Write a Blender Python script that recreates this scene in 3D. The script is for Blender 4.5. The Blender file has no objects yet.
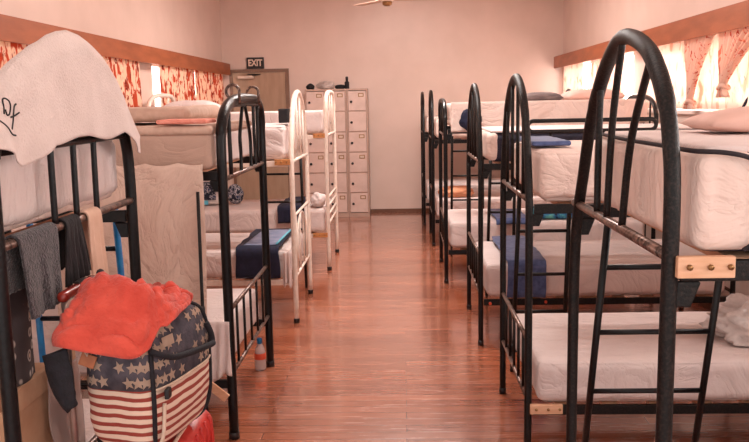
import bpy, bmesh, math, random
from mathutils import Vector, Matrix, noise
from mathutils.bvhtree import BVHTree
random.seed(7)
S = bpy.context.scene
COL = S.collection
PI = math.pi

# ------------------------------------------------------------------ materials
def srgb(r, g, b):
    f = lambda c: ((c/255)/12.92) if c/255 <= 0.04045 else (((c/255)+0.055)/1.055)**2.4
    return (f(r), f(g), f(b), 1)

def new_mat(name):
    m = bpy.data.materials.new(name); m.use_nodes = True
    nt = m.node_tree
    return m, nt, nt.nodes['Principled BSDF']

def N(nt, t, **kw):
    n = nt.nodes.new(t)
    for k, v in kw.items():
        if k in n.inputs: n.inputs[k].default_value = v
        else: setattr(n, k, v)
    return n

def ramp(nt, stops):
    r = nt.nodes.new('ShaderNodeValToRGB')
    e = r.color_ramp.elements
    while len(e) < len(stops): e.new(0.5)
    for i, (p, c) in enumerate(stops): e[i].position = p; e[i].color = c
    return r

def mat_noise(name, c1, c2, scale=20, rough=0.6, bump=0.0, bscale=None, lo=0.35, hi=0.65, stretch=(1,1,1), metal=0, detail=4, sheen=0):
    m, nt, b = new_mat(name)
    tc = N(nt, 'ShaderNodeTexCoord'); mp = N(nt, 'ShaderNodeMapping')
    mp.inputs['Scale'].default_value = stretch
    nt.links.new(tc.outputs['Object'], mp.inputs['Vector'])
    nz = N(nt, 'ShaderNodeTexNoise'); nz.inputs['Scale'].default_value = scale; nz.inputs['Detail'].default_value = detail
    nt.links.new(mp.outputs['Vector'], nz.inputs['Vector'])
    r = ramp(nt, [(lo, c1), (hi, c2)])
    nt.links.new(nz.outputs['Fac'], r.inputs['Fac'])
    nt.links.new(r.outputs['Color'], b.inputs['Base Color'])
    b.inputs['Roughness'].default_value = rough
    b.inputs['Metallic'].default_value = metal
    if name.endswith('black_paint'): b.inputs['Specular IOR Level'].default_value = 0.3
    if sheen: b.inputs['Sheen Weight'].default_value = sheen
    if bump:
        n2 = N(nt, 'ShaderNodeTexNoise'); n2.inputs['Scale'].default_value = bscale or scale*2; n2.inputs['Detail'].default_value = 6
        nt.links.new(mp.outputs['Vector'], n2.inputs['Vector'])
        bp = N(nt, 'ShaderNodeBump'); bp.inputs['Strength'].default_value = bump; bp.inputs['Distance'].default_value = 0.01
        nt.links.new(n2.outputs['Fac'], bp.inputs['Height'])
        nt.links.new(bp.outputs['Normal'], b.inputs['Normal'])
    return m

M = {}
M['wall'] = mat_noise('pink_plaster', srgb(226,200,187), srgb(232,206,194), 3, 0.34, 0.05, 60)
M['ceiling'] = mat_noise('pale_ceiling', srgb(236,222,212), srgb(240,226,217), 3, 0.8)
M['black'] = mat_noise('chipped_black_paint', srgb(8,7,9), srgb(22,18,20), 70, 0.33, 0.15, 90)
M['brownblack'] = mat_noise('worn_black_paint', srgb(11,9,10), srgb(48,37,33), 160, 0.45, 0.2, 200, 0.45, 0.75)
M['white_metal'] = mat_noise('cream_white_paint', srgb(240,220,204), srgb(248,232,220), 30, 0.3)
M['rail_metal'] = mat_noise('worn_bronze_rail', srgb(60,48,44), srgb(150,120,108), 60, 0.3, metal=0.5)
M['blue_metal'] = mat_noise('blue_paint', srgb(10,105,165), srgb(20,125,185), 30, 0.35)
M['sheet'] = mat_noise('white_sheet', srgb(222,204,200), srgb(232,215,210), 6, 0.85, 0.25, 9, sheen=0.1)
M['sheet_peach'] = mat_noise('peach_sheet', srgb(224,194,182), srgb(234,206,195), 5, 0.85, 0.25, 9)
M['taupe'] = mat_noise('taupe_mattress', srgb(172,140,126), srgb(184,152,138), 30, 0.9, 0.1, 60)
M['tan'] = mat_noise('tan_mattress', srgb(196,162,144), srgb(206,174,156), 30, 0.9, 0.1, 60)
M['curtain_pink'] = mat_noise('pink_hung_sheet', srgb(206,172,156), srgb(218,188,172), 7, 0.9, 0.25, 12)
M['navy'] = mat_noise('navy_mattress', srgb(24,22,40), srgb(34,31,52), 40, 0.8, 0.1, 80)
M['navy_blanket'] = mat_noise('navy_blanket', srgb(60,74,116), srgb(86,100,142), 30, 0.9, 0.2, 50, sheen=0.2)
M['navy_dark'] = mat_noise('dark_navy_blanket', srgb(22,24,46), srgb(32,34,60), 30, 0.9, 0.2, 50)
M['blue_grey'] = mat_noise('blue_grey_lining', srgb(120,130,160), srgb(150,155,180), 12, 0.9)
M['piping'] = mat_noise('dark_piping', srgb(30,22,28), srgb(46,36,40), 30, 0.8)
M['wood_pale'] = mat_noise('pale_slat_wood', srgb(222,170,134), srgb(234,186,152), 14, 0.6, 0.05, 30, stretch=(1,6,6))
M['wood_orange'] = mat_noise('orange_slat_wood', srgb(196,128,72), srgb(214,148,90), 14, 0.6, stretch=(1,6,6))
M['valance'] = mat_noise('brown_pelmet_wood', srgb(146,74,36), srgb(168,90,50), 5, 0.45, 0.05, 20, stretch=(3,.6,3))
M['door'] = mat_noise('olive_brown_door', srgb(172,142,118), srgb(182,152,128), 6, 0.5, stretch=(3,3,.6))
M['door_frame'] = mat_noise('door_frame_paint', srgb(128,98,80), srgb(140,108,90), 6, 0.5)
M['locker'] = mat_noise('grey_pink_locker_steel', srgb(216,188,176), srgb(224,197,186), 12, 0.38, 0.04, 40)
M['locker_dark'] = mat_noise('locker_side_steel', srgb(186,154,138), srgb(194,162,146), 12, 0.4)
M['dark_plastic'] = mat_noise('dark_plastic', srgb(24,20,22), srgb(36,30,32), 20, 0.4)
M['brass'] = mat_noise('brass', srgb(150,110,70), srgb(175,132,88), 40, 0.35, metal=0.7)
M['plate'] = mat_noise('card_plate', srgb(215,190,172), srgb(225,202,186), 20, 0.5)
M['towel_white'] = mat_noise('white_cotton_shirt', srgb(206,186,179), srgb(216,197,190), 10, 0.9, 0.5, 160, sheen=0.15)
M['towel_dark'] = mat_noise('charcoal_towel', srgb(36,31,36), srgb(80,70,74), 60, 0.95, 1.0, 160, 0.35, 0.75, sheen=0.3)
M['cloth_black'] = mat_noise('black_ribbed_cloth', srgb(16,13,16), srgb(40,33,36), 90, 0.9, 0.6, 120, stretch=(1,1,.15))
M['cloth_beige'] = mat_noise('beige_cloth', srgb(206,168,146), srgb(218,182,160), 12, 0.9, 0.3, 40)
M['coral'] = mat_noise('coral_towel', srgb(206,70,54), srgb(226,88,70), 14, 0.9, 0.6, 90, sheen=0.2)
M['red_shell'] = mat_noise('red_suitcase_shell', srgb(186,44,38), srgb(204,58,50), 18, 0.4, 0.1, 60)
M['red_gloss'] = mat_noise('red_gloss_grip', srgb(120,34,26), srgb(150,48,36), 18, 0.2)
M['steel'] = mat_noise('trolley_steel', srgb(150,130,122), srgb(178,158,150), 18, 0.3, metal=0.6)
M['strap'] = mat_noise('black_strap', srgb(18,16,22), srgb(30,27,36), 60, 0.8, 0.3, 160)
M['flag_navy'] = mat_noise('faded_navy_canvas', srgb(62,58,68), srgb(92,86,94), 30, 0.9, 0.3, 120)
M['star'] = mat_noise('cream_star_print', srgb(214,186,164), srgb(226,200,180), 40, 0.9)
M['leather'] = mat_noise('tan_leather', srgb(168,92,50), srgb(188,110,64), 40, 0.5)
M['card'] = mat_noise('brown_cardboard', srgb(176,134,104), srgb(190,150,120), 12, 0.85, 0.1, 40)
M['orange_cloth'] = mat_noise('orange_cloth', srgb(222,150,112), srgb(234,170,134), 20, 0.9, 0.3, 30)
M['pink_towel'] = mat_noise('pink_towel', srgb(232,142,124), srgb(240,158,140), 40, 0.95, 0.5, 120)
M['grey_pillow'] = mat_noise('grey_pillow', srgb(96,84,84), srgb(126,112,110), 12, 0.9, stretch=(1,5,1))
M['pillow_pink'] = mat_noise('pink_pillow', srgb(222,180,166), srgb(232,194,182), 6, 0.9, 0.2, 14)
M['red_dot'] = mat_noise('orange_red_plastic', srgb(220,80,50), srgb(235,100,66), 20, 0.4)
M['skirt'] = mat_noise('brown_skirting', srgb(110,72,54), srgb(124,84,64), 6, 0.5)
M['cyan'] = mat_noise('cyan_cloth', srgb(100,190,215), srgb(130,205,225), 20, 0.8)
M['ink'] = mat_noise('black_ink', srgb(24,20,24), srgb(32,28,30), 20, 0.8)
M['grass_frame'] = mat_noise('white_window_frame', srgb(236,214,204), srgb(242,224,216), 8, 0.5)

def cloth_mat(name, c1, c2, wr=0.6):
    m, nt, b = new_mat(name)
    tc = N(nt, 'ShaderNodeTexCoord')
    n0 = N(nt, 'ShaderNodeTexNoise'); n0.inputs['Scale'].default_value = 4; n0.inputs['Detail'].default_value = 4
    nt.links.new(tc.outputs['Object'], n0.inputs['Vector'])
    r = ramp(nt, [(0.3, c1), (0.7, c2)]); nt.links.new(n0.outputs['Fac'], r.inputs['Fac']); nt.links.new(r.outputs['Color'], b.inputs['Base Color'])
    mp = N(nt, 'ShaderNodeMapping'); mp.inputs['Scale'].default_value = (2.2, 5.5, 2.0); mp.inputs['Rotation'].default_value = (.3, .2, .5)
    nt.links.new(tc.outputs['Object'], mp.inputs['Vector'])
    n1 = N(nt, 'ShaderNodeTexNoise'); n1.inputs['Scale'].default_value = 1.6; n1.inputs['Detail'].default_value = 5; n1.inputs['Roughness'].default_value = .55; n1.inputs['Distortion'].default_value = 1.4
    nt.links.new(mp.outputs['Vector'], n1.inputs['Vector'])
    a = N(nt, 'ShaderNodeMath', operation='SUBTRACT'); a.inputs[1].default_value = .5; nt.links.new(n1.outputs['Fac'], a.inputs[0])
    ab = N(nt, 'ShaderNodeMath', operation='ABSOLUTE'); nt.links.new(a.outputs[0], ab.inputs[0])
    pw = N(nt, 'ShaderNodeMath', operation='POWER'); pw.inputs[1].default_value = .55; nt.links.new(ab.outputs[0], pw.inputs[0])
    bp = N(nt, 'ShaderNodeBump'); bp.inputs['Strength'].default_value = wr; bp.inputs['Distance'].default_value = .03
    nt.links.new(pw.outputs[0], bp.inputs['Height'])
    n2 = N(nt, 'ShaderNodeTexNoise'); n2.inputs['Scale'].default_value = 180; nt.links.new(tc.outputs['Object'], n2.inputs['Vector'])
    b2 = N(nt, 'ShaderNodeBump'); b2.inputs['Strength'].default_value = .15; b2.inputs['Distance'].default_value = .004
    nt.links.new(n2.outputs['Fac'], b2.inputs['Height']); nt.links.new(bp.outputs['Normal'], b2.inputs['Normal'])
    nt.links.new(b2.outputs['Normal'], b.inputs['Normal']); b.inputs['Roughness'].default_value = .88
    return m
M['sheet'] = cloth_mat('white_sheet_creased', srgb(222,204,200), srgb(232,215,210), .55)
M['sheet_peach'] = cloth_mat('peach_sheet_creased', srgb(234,208,197), srgb(243,220,210), .6)
M['curtain_pink'] = cloth_mat('pink_hung_sheet_creased', srgb(216,184,168), srgb(226,198,182), .7)
M['taupe'] = cloth_mat('taupe_mattress_creased', srgb(178,146,130), srgb(190,158,142), .35)

# floorboards
def floor_mat():
    m, nt, b = new_mat('varnished_floorboards')
    tc = N(nt, 'ShaderNodeTexCoord')
    br = N(nt, 'ShaderNodeTexBrick'); br.offset = 0.37; br.offset_frequency = 2
    br.inputs['Scale'].default_value = 1; br.inputs['Brick Width'].default_value = 1.9; br.inputs['Row Height'].default_value = 0.085
    br.inputs['Mortar Size'].default_value = 0.0022; br.inputs['Mortar Smooth'].default_value = 0.4
    br.inputs['Color1'].default_value = srgb(184,114,84); br.inputs['Color2'].default_value = srgb(154,88,62); br.inputs['Mortar'].default_value = srgb(112,62,46)
    nt.links.new(tc.outputs['Object'], br.inputs['Vector'])
    mp = N(nt, 'ShaderNodeMapping'); mp.inputs['Scale'].default_value = (1.2, 14, 1)
    nt.links.new(tc.outputs['Object'], mp.inputs['Vector'])
    nz = N(nt, 'ShaderNodeTexNoise'); nz.inputs['Scale'].default_value = 2.6; nz.inputs['Detail'].default_value = 8; nz.inputs['Roughness'].default_value = 0.65
    nt.links.new(mp.outputs['Vector'], nz.inputs['Vector'])
    r = ramp(nt, [(0.3, (0.72,0.67,0.64,1)), (0.7, (1.15,1.13,1.12,1))])
    nt.links.new(nz.outputs['Fac'], r.inputs['Fac'])
    mx = N(nt, 'ShaderNodeMix', data_type='RGBA', blend_type='MULTIPLY'); mx.inputs['Factor'].default_value = 0.75
    nt.links.new(br.outputs['Color'], mx.inputs['A']); nt.links.new(r.outputs['Color'], mx.inputs['B'])
    # worn patches
    n2 = N(nt, 'ShaderNodeTexNoise'); n2.inputs['Scale'].default_value = 1.1; n2.inputs['Detail'].default_value = 5
    nt.links.new(tc.outputs['Object'], n2.inputs['Vector'])
    r2 = ramp(nt, [(0.35, (0.72,0.66,0.62,1)), (0.62, (1.08,1.05,1.04,1))])
    nt.links.new(n2.outputs['Fac'], r2.inputs['Fac'])
    mx2 = N(nt, 'ShaderNodeMix', data_type='RGBA', blend_type='MULTIPLY'); mx2.inputs['Factor'].default_value = 0.8
    nt.links.new(mx.outputs['Result'], mx2.inputs['A']); nt.links.new(r2.outputs['Color'], mx2.inputs['B'])
    nt.links.new(mx2.outputs['Result'], b.inputs['Base Color'])
    r3 = ramp(nt, [(0.3, (0.16,)*3+(1,)), (0.75, (0.34,)*3+(1,))])
    nt.links.new(nz.outputs['Fac'], r3.inputs['Fac']); nt.links.new(r3.outputs['Color'], b.inputs['Roughness'])
    b.inputs['Coat Weight'].default_value = 1.0; b.inputs['Coat Roughness'].default_value = 0.12; b.inputs['Coat IOR'].default_value = 1.6
    bp = N(nt, 'ShaderNodeBump'); bp.inputs['Strength'].default_value = 0.12; bp.inputs['Distance'].default_value = 0.003
    nt.links.new(mx.outputs['Result'], bp.inputs['Height']); nt.links.new(bp.outputs['Normal'], b.inputs['Normal'])
    return m
M['floor'] = floor_mat()

def curtain_mat(name, base, pats, sc, lo, trans, stretch=(1,1,.32)):
    m, nt, b = new_mat(name)
    tc = N(nt, 'ShaderNodeTexCoord'); mp = N(nt, 'ShaderNodeMapping'); mp.inputs['Scale'].default_value = stretch
    nt.links.new(tc.outputs['Object'], mp.inputs['Vector'])
    prev = None
    for i, (c, s, l) in enumerate(pats):
        nz = N(nt, 'ShaderNodeTexNoise'); nz.inputs['Scale'].default_value = s; nz.inputs['Detail'].default_value = 3; nz.inputs['Distortion'].default_value = 0.6
        off = N(nt, 'ShaderNodeVectorMath', operation='ADD'); off.inputs[1].default_value = (3.1*i, 1.7*i, 5.3*i)
        nt.links.new(mp.outputs['Vector'], off.inputs[0]); nt.links.new(off.outputs[0], nz.inputs['Vector'])
        r = ramp(nt, [(l, (0,0,0,1)), (l+0.05, (1,1,1,1))]); nt.links.new(nz.outputs['Fac'], r.inputs['Fac'])
        mx = N(nt, 'ShaderNodeMix', data_type='RGBA')
        if prev is None: mx.inputs['A'].default_value = base
        else: nt.links.new(prev, mx.inputs['A'])
        mx.inputs['B'].default_value = c
        nt.links.new(r.outputs['Color'], mx.inputs['Factor'])
        prev = mx.outputs['Result']
    nt.links.new(prev, b.inputs['Base Color']); b.inputs['Roughness'].default_value = 0.9
    tr = N(nt, 'ShaderNodeBsdfTranslucent'); nt.links.new(prev, tr.inputs['Color'])
    ms = N(nt, 'ShaderNodeMixShader'); ms.inputs[0].default_value = trans
    nt.links.new(b.outputs[0], ms.inputs[1]); nt.links.new(tr.outputs[0], ms.inputs[2])
    nt.links.new(ms.outputs[0], nt.nodes['Material Output'].inputs['Surface'])
    return m
M['curtain_red'] = curtain_mat('red_floral_curtain', srgb(244,214,190), [(srgb(200,84,50), 24, 0.50), (srgb(150,50,30), 34, 0.60)], 1, 0, 0.30)
M['curtain_sheer'] = curtain_mat('pale_floral_sheer', srgb(250,232,222), [(srgb(238,196,176), 14, 0.56), (srgb(222,120,90), 30, 0.68)], 1, 0, 0.30)
M['curtain_tied'] = curtain_mat('tied_floral_curtain', srgb(250,226,212), [(srgb(236,160,134), 16, 0.57), (srgb(208,96,74), 26, 0.62)], 1, 0, 0.5, (1,2.2,.4))

def emit_pane(name, col, st):
    m = bpy.data.materials.new(name); m.use_nodes = True; nt = m.node_tree
    b = nt.nodes['Principled BSDF']
    b.inputs['Base Color'].default_value = (0.8,0.8,0.8,1); b.inputs['Roughness'].default_value = 0.1
    b.inputs['Emission Color'].default_value = col; b.inputs['Emission Strength'].default_value = st
    return m
M['pane_r'] = emit_pane('bright_daylit_glass', (1,.92,.88,1), 9.5)
M['pane_l'] = emit_pane('daylit_glass', (1,.92,.87,1), 3.4)

def stripes_mat():
    m, nt, b = new_mat('flag_stripe_canvas')
    tc = N(nt, 'ShaderNodeTexCoord'); sp = N(nt, 'ShaderNodeSeparateXYZ')
    nt.links.new(tc.outputs['Object'], sp.inputs[0])
    nz = N(nt, 'ShaderNodeTexNoise'); nz.inputs['Scale'].default_value = 9; nz.inputs['Detail'].default_value = 3
    nt.links.new(tc.outputs['Object'], nz.inputs['Vector'])
    a = N(nt, 'ShaderNodeMath', operation='MULTIPLY_ADD'); a.inputs[1].default_value = 0.016
    nt.links.new(nz.outputs['Fac'], a.inputs[0]); nt.links.new(sp.outputs['Z'], a.inputs[2])
    d = N(nt, 'ShaderNodeMath', operation='DIVIDE'); d.inputs[1].default_value = 0.0235; nt.links.new(a.outputs[0], d.inputs[0])
    f = N(nt, 'ShaderNodeMath', operation='FRACT'); nt.links.new(d.outputs[0], f.inputs[0])
    r = ramp(nt, [(0.40, srgb(150,62,52)), (0.48, srgb(228,200,180))]); nt.links.new(f.outputs[0], r.inputs['Fac'])
    r.color_ramp.elements.new(0.97).color = srgb(228,200,180); r.color_ramp.elements.new(1.0).color = srgb(150,62,52)
    n2 = N(nt, 'ShaderNodeTexNoise'); n2.inputs['Scale'].default_value = 150; nt.links.new(tc.outputs['Object'], n2.inputs['Vector'])
    bp = N(nt, 'ShaderNodeBump'); bp.inputs['Strength'].default_value = 0.3; bp.inputs['Distance'].default_value = 0.004
    nt.links.new(n2.outputs['Fac'], bp.inputs['Height']); nt.links.new(bp.outputs['Normal'], b.inputs['Normal'])
    nt.links.new(r.outputs['Color'], b.inputs['Base Color']); b.inputs['Roughness'].default_value = 0.9
    return m
M['stripes'] = stripes_mat()

def medallion_mat():
    m, nt, b = new_mat('medallion_print')
    tc = N(nt, 'ShaderNodeTexCoord'); mp = N(nt, 'ShaderNodeMapping'); mp.inputs['Scale'].default_value = (0.01, 1, 1)
    nt.links.new(tc.outputs['Object'], mp.inputs['Vector'])
    v = N(nt, 'ShaderNodeTexVoronoi'); v.inputs['Scale'].default_value = 22; v.inputs['Randomness'].default_value = 0.7
    nt.links.new(mp.outputs['Vector'], v.inputs['Vector'])
    r = ramp(nt, [(0.0, srgb(110,100,96)), (0.2, srgb(230,200,176)), (0.27, srgb(84,76,78)), (0.36, srgb(215,205,196)), (0.42, srgb(76,68,70))])
    nt.links.new(v.outputs['Distance'], r.inputs['Fac']); nt.links.new(r.outputs['Color'], b.inputs['Base Color']); b.inputs['Roughness'].default_value = 0.85
    return m
M['medallion'] = medallion_mat()

def spots_mat(name, base, stops, scale):
    m, nt, b = new_mat(name)
    tc = N(nt, 'ShaderNodeTexCoord'); nz = N(nt, 'ShaderNodeTexNoise'); nz.inputs['Scale'].default_value = scale; nz.inputs['Detail'].default_value = 2; nz.inputs['Distortion'].default_value = 1.2
    nt.links.new(tc.outputs['Object'], nz.inputs['Vector'])
    r = ramp(nt, stops); nt.links.new(nz.outputs['Fac'], r.inputs['Fac']); nt.links.new(r.outputs['Color'], b.inputs['Base Color']); b.inputs['Roughness'].default_value = 0.85
    return m
M['turquoise'] = spots_mat('turquoise_blue_print', None, [(0.36, srgb(20,30,50)), (0.42, srgb(40,92,150)), (0.52, srgb(70,150,180)), (0.62, srgb(120,200,190))], 9)
M['printed'] = spots_mat('black_white_print', None, [(0.42, srgb(24,28,44)), (0.50, srgb(30,36,60)), (0.54, srgb(215,205,205)), (0.6, srgb(50,60,90))], 26)

def plastic_bag_mat():
    m, nt, b = new_mat('clear_plastic_film')
    b.inputs['Base Color'].default_value = srgb(214,196,190); b.inputs['Roughness'].default_value = 0.2
    b.inputs['Transmission Weight'].default_value = 0.35; b.inputs['IOR'].default_value = 1.15; b.inputs['Alpha'].default_value = 0.75
    return m
M['film'] = plastic_bag_mat()
M['film_grey'] = mat_noise('grey_white_plastic', srgb(188,172,166), srgb(222,208,202), 10, 0.3, 0.6, 14, 0.4, 0.6)
def bottle_mat():
    m, nt, b = new_mat('clear_bottle')
    b.inputs['Base Color'].default_value = srgb(232,222,220); b.inputs['Roughness'].default_value = 0.12
    b.inputs['Transmission Weight'].default_value = 0.5
    return m
M['bottle'] = bottle_mat()

# ------------------------------------------------------------------ mesh helpers
def obj(name, bm, m, parent=None, smooth=True, label=None):
    me = bpy.data.meshes.new(name)
    bmesh.ops.recalc_face_normals(bm, faces=bm.faces[:])
    bm.to_mesh(me); bm.free()
    if smooth:
        for p in me.polygons: p.use_smooth = True
    me.materials.append(M[m] if isinstance(m, str) else m)
    o = bpy.data.objects.new(name, me); COL.objects.link(o)
    if parent is not None:
        base = parent; off = Vector((0,0,0))
        while base is not None: off += base.location; base = base.parent
        me.transform(Matrix.Translation(-off)); o.parent = parent
    if label: o['label'] = label
    return o

def thing(name, label, cat, loc, group=None):
    o = bpy.data.objects.new(name, None); COL.objects.link(o)
    o.location = loc; o.empty_display_size = 0.1
    o['label'] = label; o['category'] = cat
    if group: o['group'] = group
    return o

def tag(o, label, cat, group=None):
    o['label'] = label; o['category'] = cat
    if group: o['group'] = group
    return o

def struct(name, bm, m, parent=None, smooth=False):
    o = obj(name, bm, m, parent, smooth)
    if parent is None: o['kind'] = 'structure'
    return o

def add_box(bm, x0, x1, y0, y1, z0, z1, bev=0.0):
    t = bmesh.new()
    bmesh.ops.create_cube(t, size=1)
    for v in t.verts:
        v.co = Vector(((x0+x1)/2+v.co.x*(x1-x0), (y0+y1)/2+v.co.y*(y1-y0), (z0+z1)/2+v.co.z*(z1-z0)))
    if bev > 0: bmesh.ops.bevel(t, geom=t.edges[:], offset=bev, segments=2, affect='EDGES', profile=0.6)
    merge(bm, t)

def merge(bm, t):
    me = bpy.data.meshes.new('tmp'); t.to_mesh(me); t.free(); bm.from_mesh(me); bpy.data.meshes.remove(me)

def box(*a, **k):
    bm = bmesh.new(); add_box(bm, *a, **k); return bm

def add_tube(bm, pts, r, seg=10, closed=False, cap=True):
    P = [Vector(p) for p in pts]; n = len(P)
    rs = r if isinstance(r, (list, tuple)) else [r]*n
    tang = []
    for i in range(n):
        a = P[i-1] if (i > 0 or closed) else P[i]; b = P[(i+1) % n] if (i < n-1 or closed) else P[i]
        tang.append((b-a).normalized())
    up = Vector((0,0,1)) if abs(tang[0].z) < 0.9 else Vector((0,1,0))
    nrm = (up - tang[0]*up.dot(tang[0])).normalized()
    rings = []
    for i in range(n):
        nrm = (nrm - tang[i]*nrm.dot(tang[i])).normalized(); bi = tang[i].cross(nrm)
        rings.append([bm.verts.new(P[i] + (nrm*math.cos(2*PI*k/seg) + bi*math.sin(2*PI*k/seg))*rs[i]) for k in range(seg)])
    m = n if closed else n-1
    for i in range(m):
        A, B = rings[i], rings[(i+1) % n]
        for k in range(seg): bm.faces.new((A[k], A[(k+1)%seg], B[(k+1)%seg], B[k]))
    if cap and not closed:
        bm.faces.new(rings[0][::-1]); bm.faces.new(rings[-1])

def tube(pts, r, seg=10, closed=False):
    bm = bmesh.new(); add_tube(bm, pts, r, seg, closed); return bm

def smooth_pts(pts, k=5):
    P = [Vector(p) for p in pts]; out = []
    for i in range(len(P)-1):
        p0 = P[max(i-1,0)]; p1 = P[i]; p2 = P[i+1]; p3 = P[min(i+2,len(P)-1)]
        for j in range(k):
            t = j/k
            out.append(0.5*((2*p1)+(p2-p0)*t+(2*p0-5*p1+4*p2-p3)*t*t+(3*p1-p0-3*p2+p3)*t**3))
    out.append(P[-1]); return out

def nz(p, f, seed=0): return noise.noise(Vector(p)*f + Vector((seed*7.3, seed*3.1, seed*1.7)))

def soft_box(x0, x1, y0, y1, z0, z1, r, amp=0.0, freq=6, seed=0, n=(26,22,9), topamp=None):
    """rounded box with wrinkles that only move its skin inward"""
    bm = bmesh.new()
    lo = Vector((x0,y0,z0)); hi = Vector((x1,y1,z1)); d = hi-lo
    r = min(r, min(d)/2*0.99)
    def ts(k, L):
        e = r/L; out = [e*(i/4)**1.5 for i in range(4)]
        return out + [e+(1-2*e)*i/k for i in range(k+1)] + [1-x for x in out[::-1]]
    T = [ts(n[i], d[i]) for i in range(3)]
    vmap = {}
    def vert(i, j, k):
        key = (i,j,k)
        if key in vmap: return vmap[key]
        q = Vector((lo.x+d.x*T[0][i], lo.y+d.y*T[1][j], lo.z+d.z*T[2][k]))
        inner = Vector((min(max(q.x,lo.x+r),hi.x-r), min(max(q.y,lo.y+r),hi.y-r), min(max(q.z,lo.z+r),hi.z-r)))
        dv = q-inner; nn = dv.normalized() if dv.length > 1e-9 else Vector((0,0,1))
        p = inner + nn*r
        if amp:
            w = 0.5+0.5*nz(p, freq, seed); w2 = 0.5+0.5*nz((p.x*1.3,p.y*1.3,p.z*0.35), freq*2.6, seed+3)
            a = amp
            if nn.z > 0.7 and topamp is not None: a = topamp
            p = p - nn*a*(0.6*w+0.4*w2*w2*1.6)
        vmap[key] = bm.verts.new(p); return vmap[key]
    L = [len(t) for t in T]
    def quad(a,b,c,e): bm.faces.new((vert(*a),vert(*b),vert(*c),vert(*e)))
    for i in range(L[0]-1):
        for j in range(L[1]-1):
            for k in (0, L[2]-1): quad((i,j,k),(i+1,j,k),(i+1,j+1,k),(i,j+1,k))
    for i in range(L[0]-1):
        for k in range(L[2]-1):
            for j in (0, L[1]-1): quad((i,j,k),(i+1,j,k),(i+1,j,k+1),(i,j,k+1))
    for j in range(L[1]-1):
        for k in range(L[2]-1):
            for i in (0, L[0]-1): quad((i,j,k),(i,j+1,k),(i,j+1,k+1),(i,j,k+1))
    return bm

def sheet(f, nu, nv, th=0.004):
    """cloth from f(u,v) given a thickness"""
    bm = bmesh.new()
    g = [[bm.verts.new(f(i/nu, j/nv)) for j in range(nv+1)] for i in range(nu+1)]
    for i in range(nu):
        for j in range(nv): bm.faces.new((g[i][j], g[i+1][j], g[i+1][j+1], g[i][j+1]))
    bm.normal_update()
    if th: bmesh.ops.solidify(bm, geom=bm.faces[:], thickness=th)
    return bm

def lathe(prof, cx, cy, seg=20):
    bm = bmesh.new()
    rings = [[bm.verts.new((cx+r*math.cos(2*PI*k/seg), cy+r*math.sin(2*PI*k/seg), z)) for k in range(seg)] for r, z in prof]
    for a, b in zip(rings, rings[1:]):
        for k in range(seg): bm.faces.new((a[k], a[(k+1)%seg], b[(k+1)%seg], b[k]))
    bm.faces.new(rings[0][::-1]); bm.faces.new(rings[-1])
    return bm

def lump(c, rad, amp, freq, seed, sub=4, flat=None, fn=None):
    bm = bmesh.new(); bmesh.ops.create_icosphere(bm, subdivisions=sub, radius=1)
    for v in bm.verts:
        n = v.co.normalized()
        ridge = 1-abs(nz(n, freq, seed)); k = 1 + amp*(nz(n, freq*0.6, seed+1)) + amp*0.8*(ridge-0.6)
        p = Vector((n.x*rad[0]*k, n.y*rad[1]*k, n.z*rad[2]*k))
        if flat is not None: p.z = max(p.z, flat)
        v.co = Vector(c)+p
    return bm

def pillow_bm(x0, x1, y0, y1, z0, z1, seed=0, puff=0.6):
    bm = bmesh.new(); nx, ny = 22, 16; g = {}
    cx, cy, hz = (x0+x1)/2, (y0+y1)/2, (z1-z0)
    for s in (0, 1):
        for i in range(nx+1):
            for j in range(ny+1):
                u = -1+2*i/nx; w = -1+2*j/ny
                edge = (i in (0,nx)) or (j in (0,ny))
                if edge and (0,i,j) in g: g[(1,i,j)] = g[(0,i,j)]; continue
                h = max(0.0,(1-abs(u)**3.2))**0.55*max(0.0,(1-abs(w)**3.2))**0.55
                pin = 1-0.06*(1-abs(u)**2)*abs(w)**4
                x = cx+u*(x1-x0)/2*(1-0.05*(1-abs(w))*abs(u)**3*0+0.0); y = cy+w*(y1-y0)/2*pin
                wr = 1+0.10*nz((x,y,s), 9, seed)
                z = z0+hz*0.28 + (hz*0.72*h*wr*0.93 if s else -hz*0.28*min(1,h*1.6))
                g[(s,i,j)] = bm.verts.new((x,y,z))
    for s in (0,1):
        for i in range(nx):
            for j in range(ny):
                bm.faces.new((g[(s,i,j)],g[(s,i+1,j)],g[(s,i+1,j+1)],g[(s,i,j+1)]))
    return bm

# ------------------------------------------------------------------ setting
XL, XR, YB, YF, ZC = -2.57, 2.29, 11.9, -1.2, 3.25
struct('floor', box(XL-.2, XR+.2, YF, YB+.2, -.1, 0), 'floor')
struct('ceiling', box(XL-.2, XR+.2, YF, YB+.2, ZC, ZC+.1), 'ceiling')
struct('wall_back', box(XL-.2, XR+.2, YB, YB+.15, 0, ZC), 'wall')
SL, TL = 1.555, 2.06       # sill and head of the side windows
def wall_with_holes(x0, x1, holes, z0, z1):
    bm = bmesh.new()
    add_box(bm, x0, x1, YF, YB, 0, z0); add_box(bm, x0, x1, YF, YB, z1, ZC)
    e = YF
    for a, b in holes:
        add_box(bm, x0, x1, e, a, z0, z1); e = b
    add_box(bm, x0, x1, e, YB, z0, z1)
    return bm
HL = [(-.6,3.2), (4.2,7.92), (8.5,11.62)]
HR = [(-.6,3.6), (4.5,7.80), (8.32,11.6)]
struct('wall_left', wall_with_holes(XL-.15, XL, HL, SL, TL), 'wall')
struct('wall_right', wall_with_holes(XR, XR+.15, HR, 1.49, TL), 'wall')
nwin = 0
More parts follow.
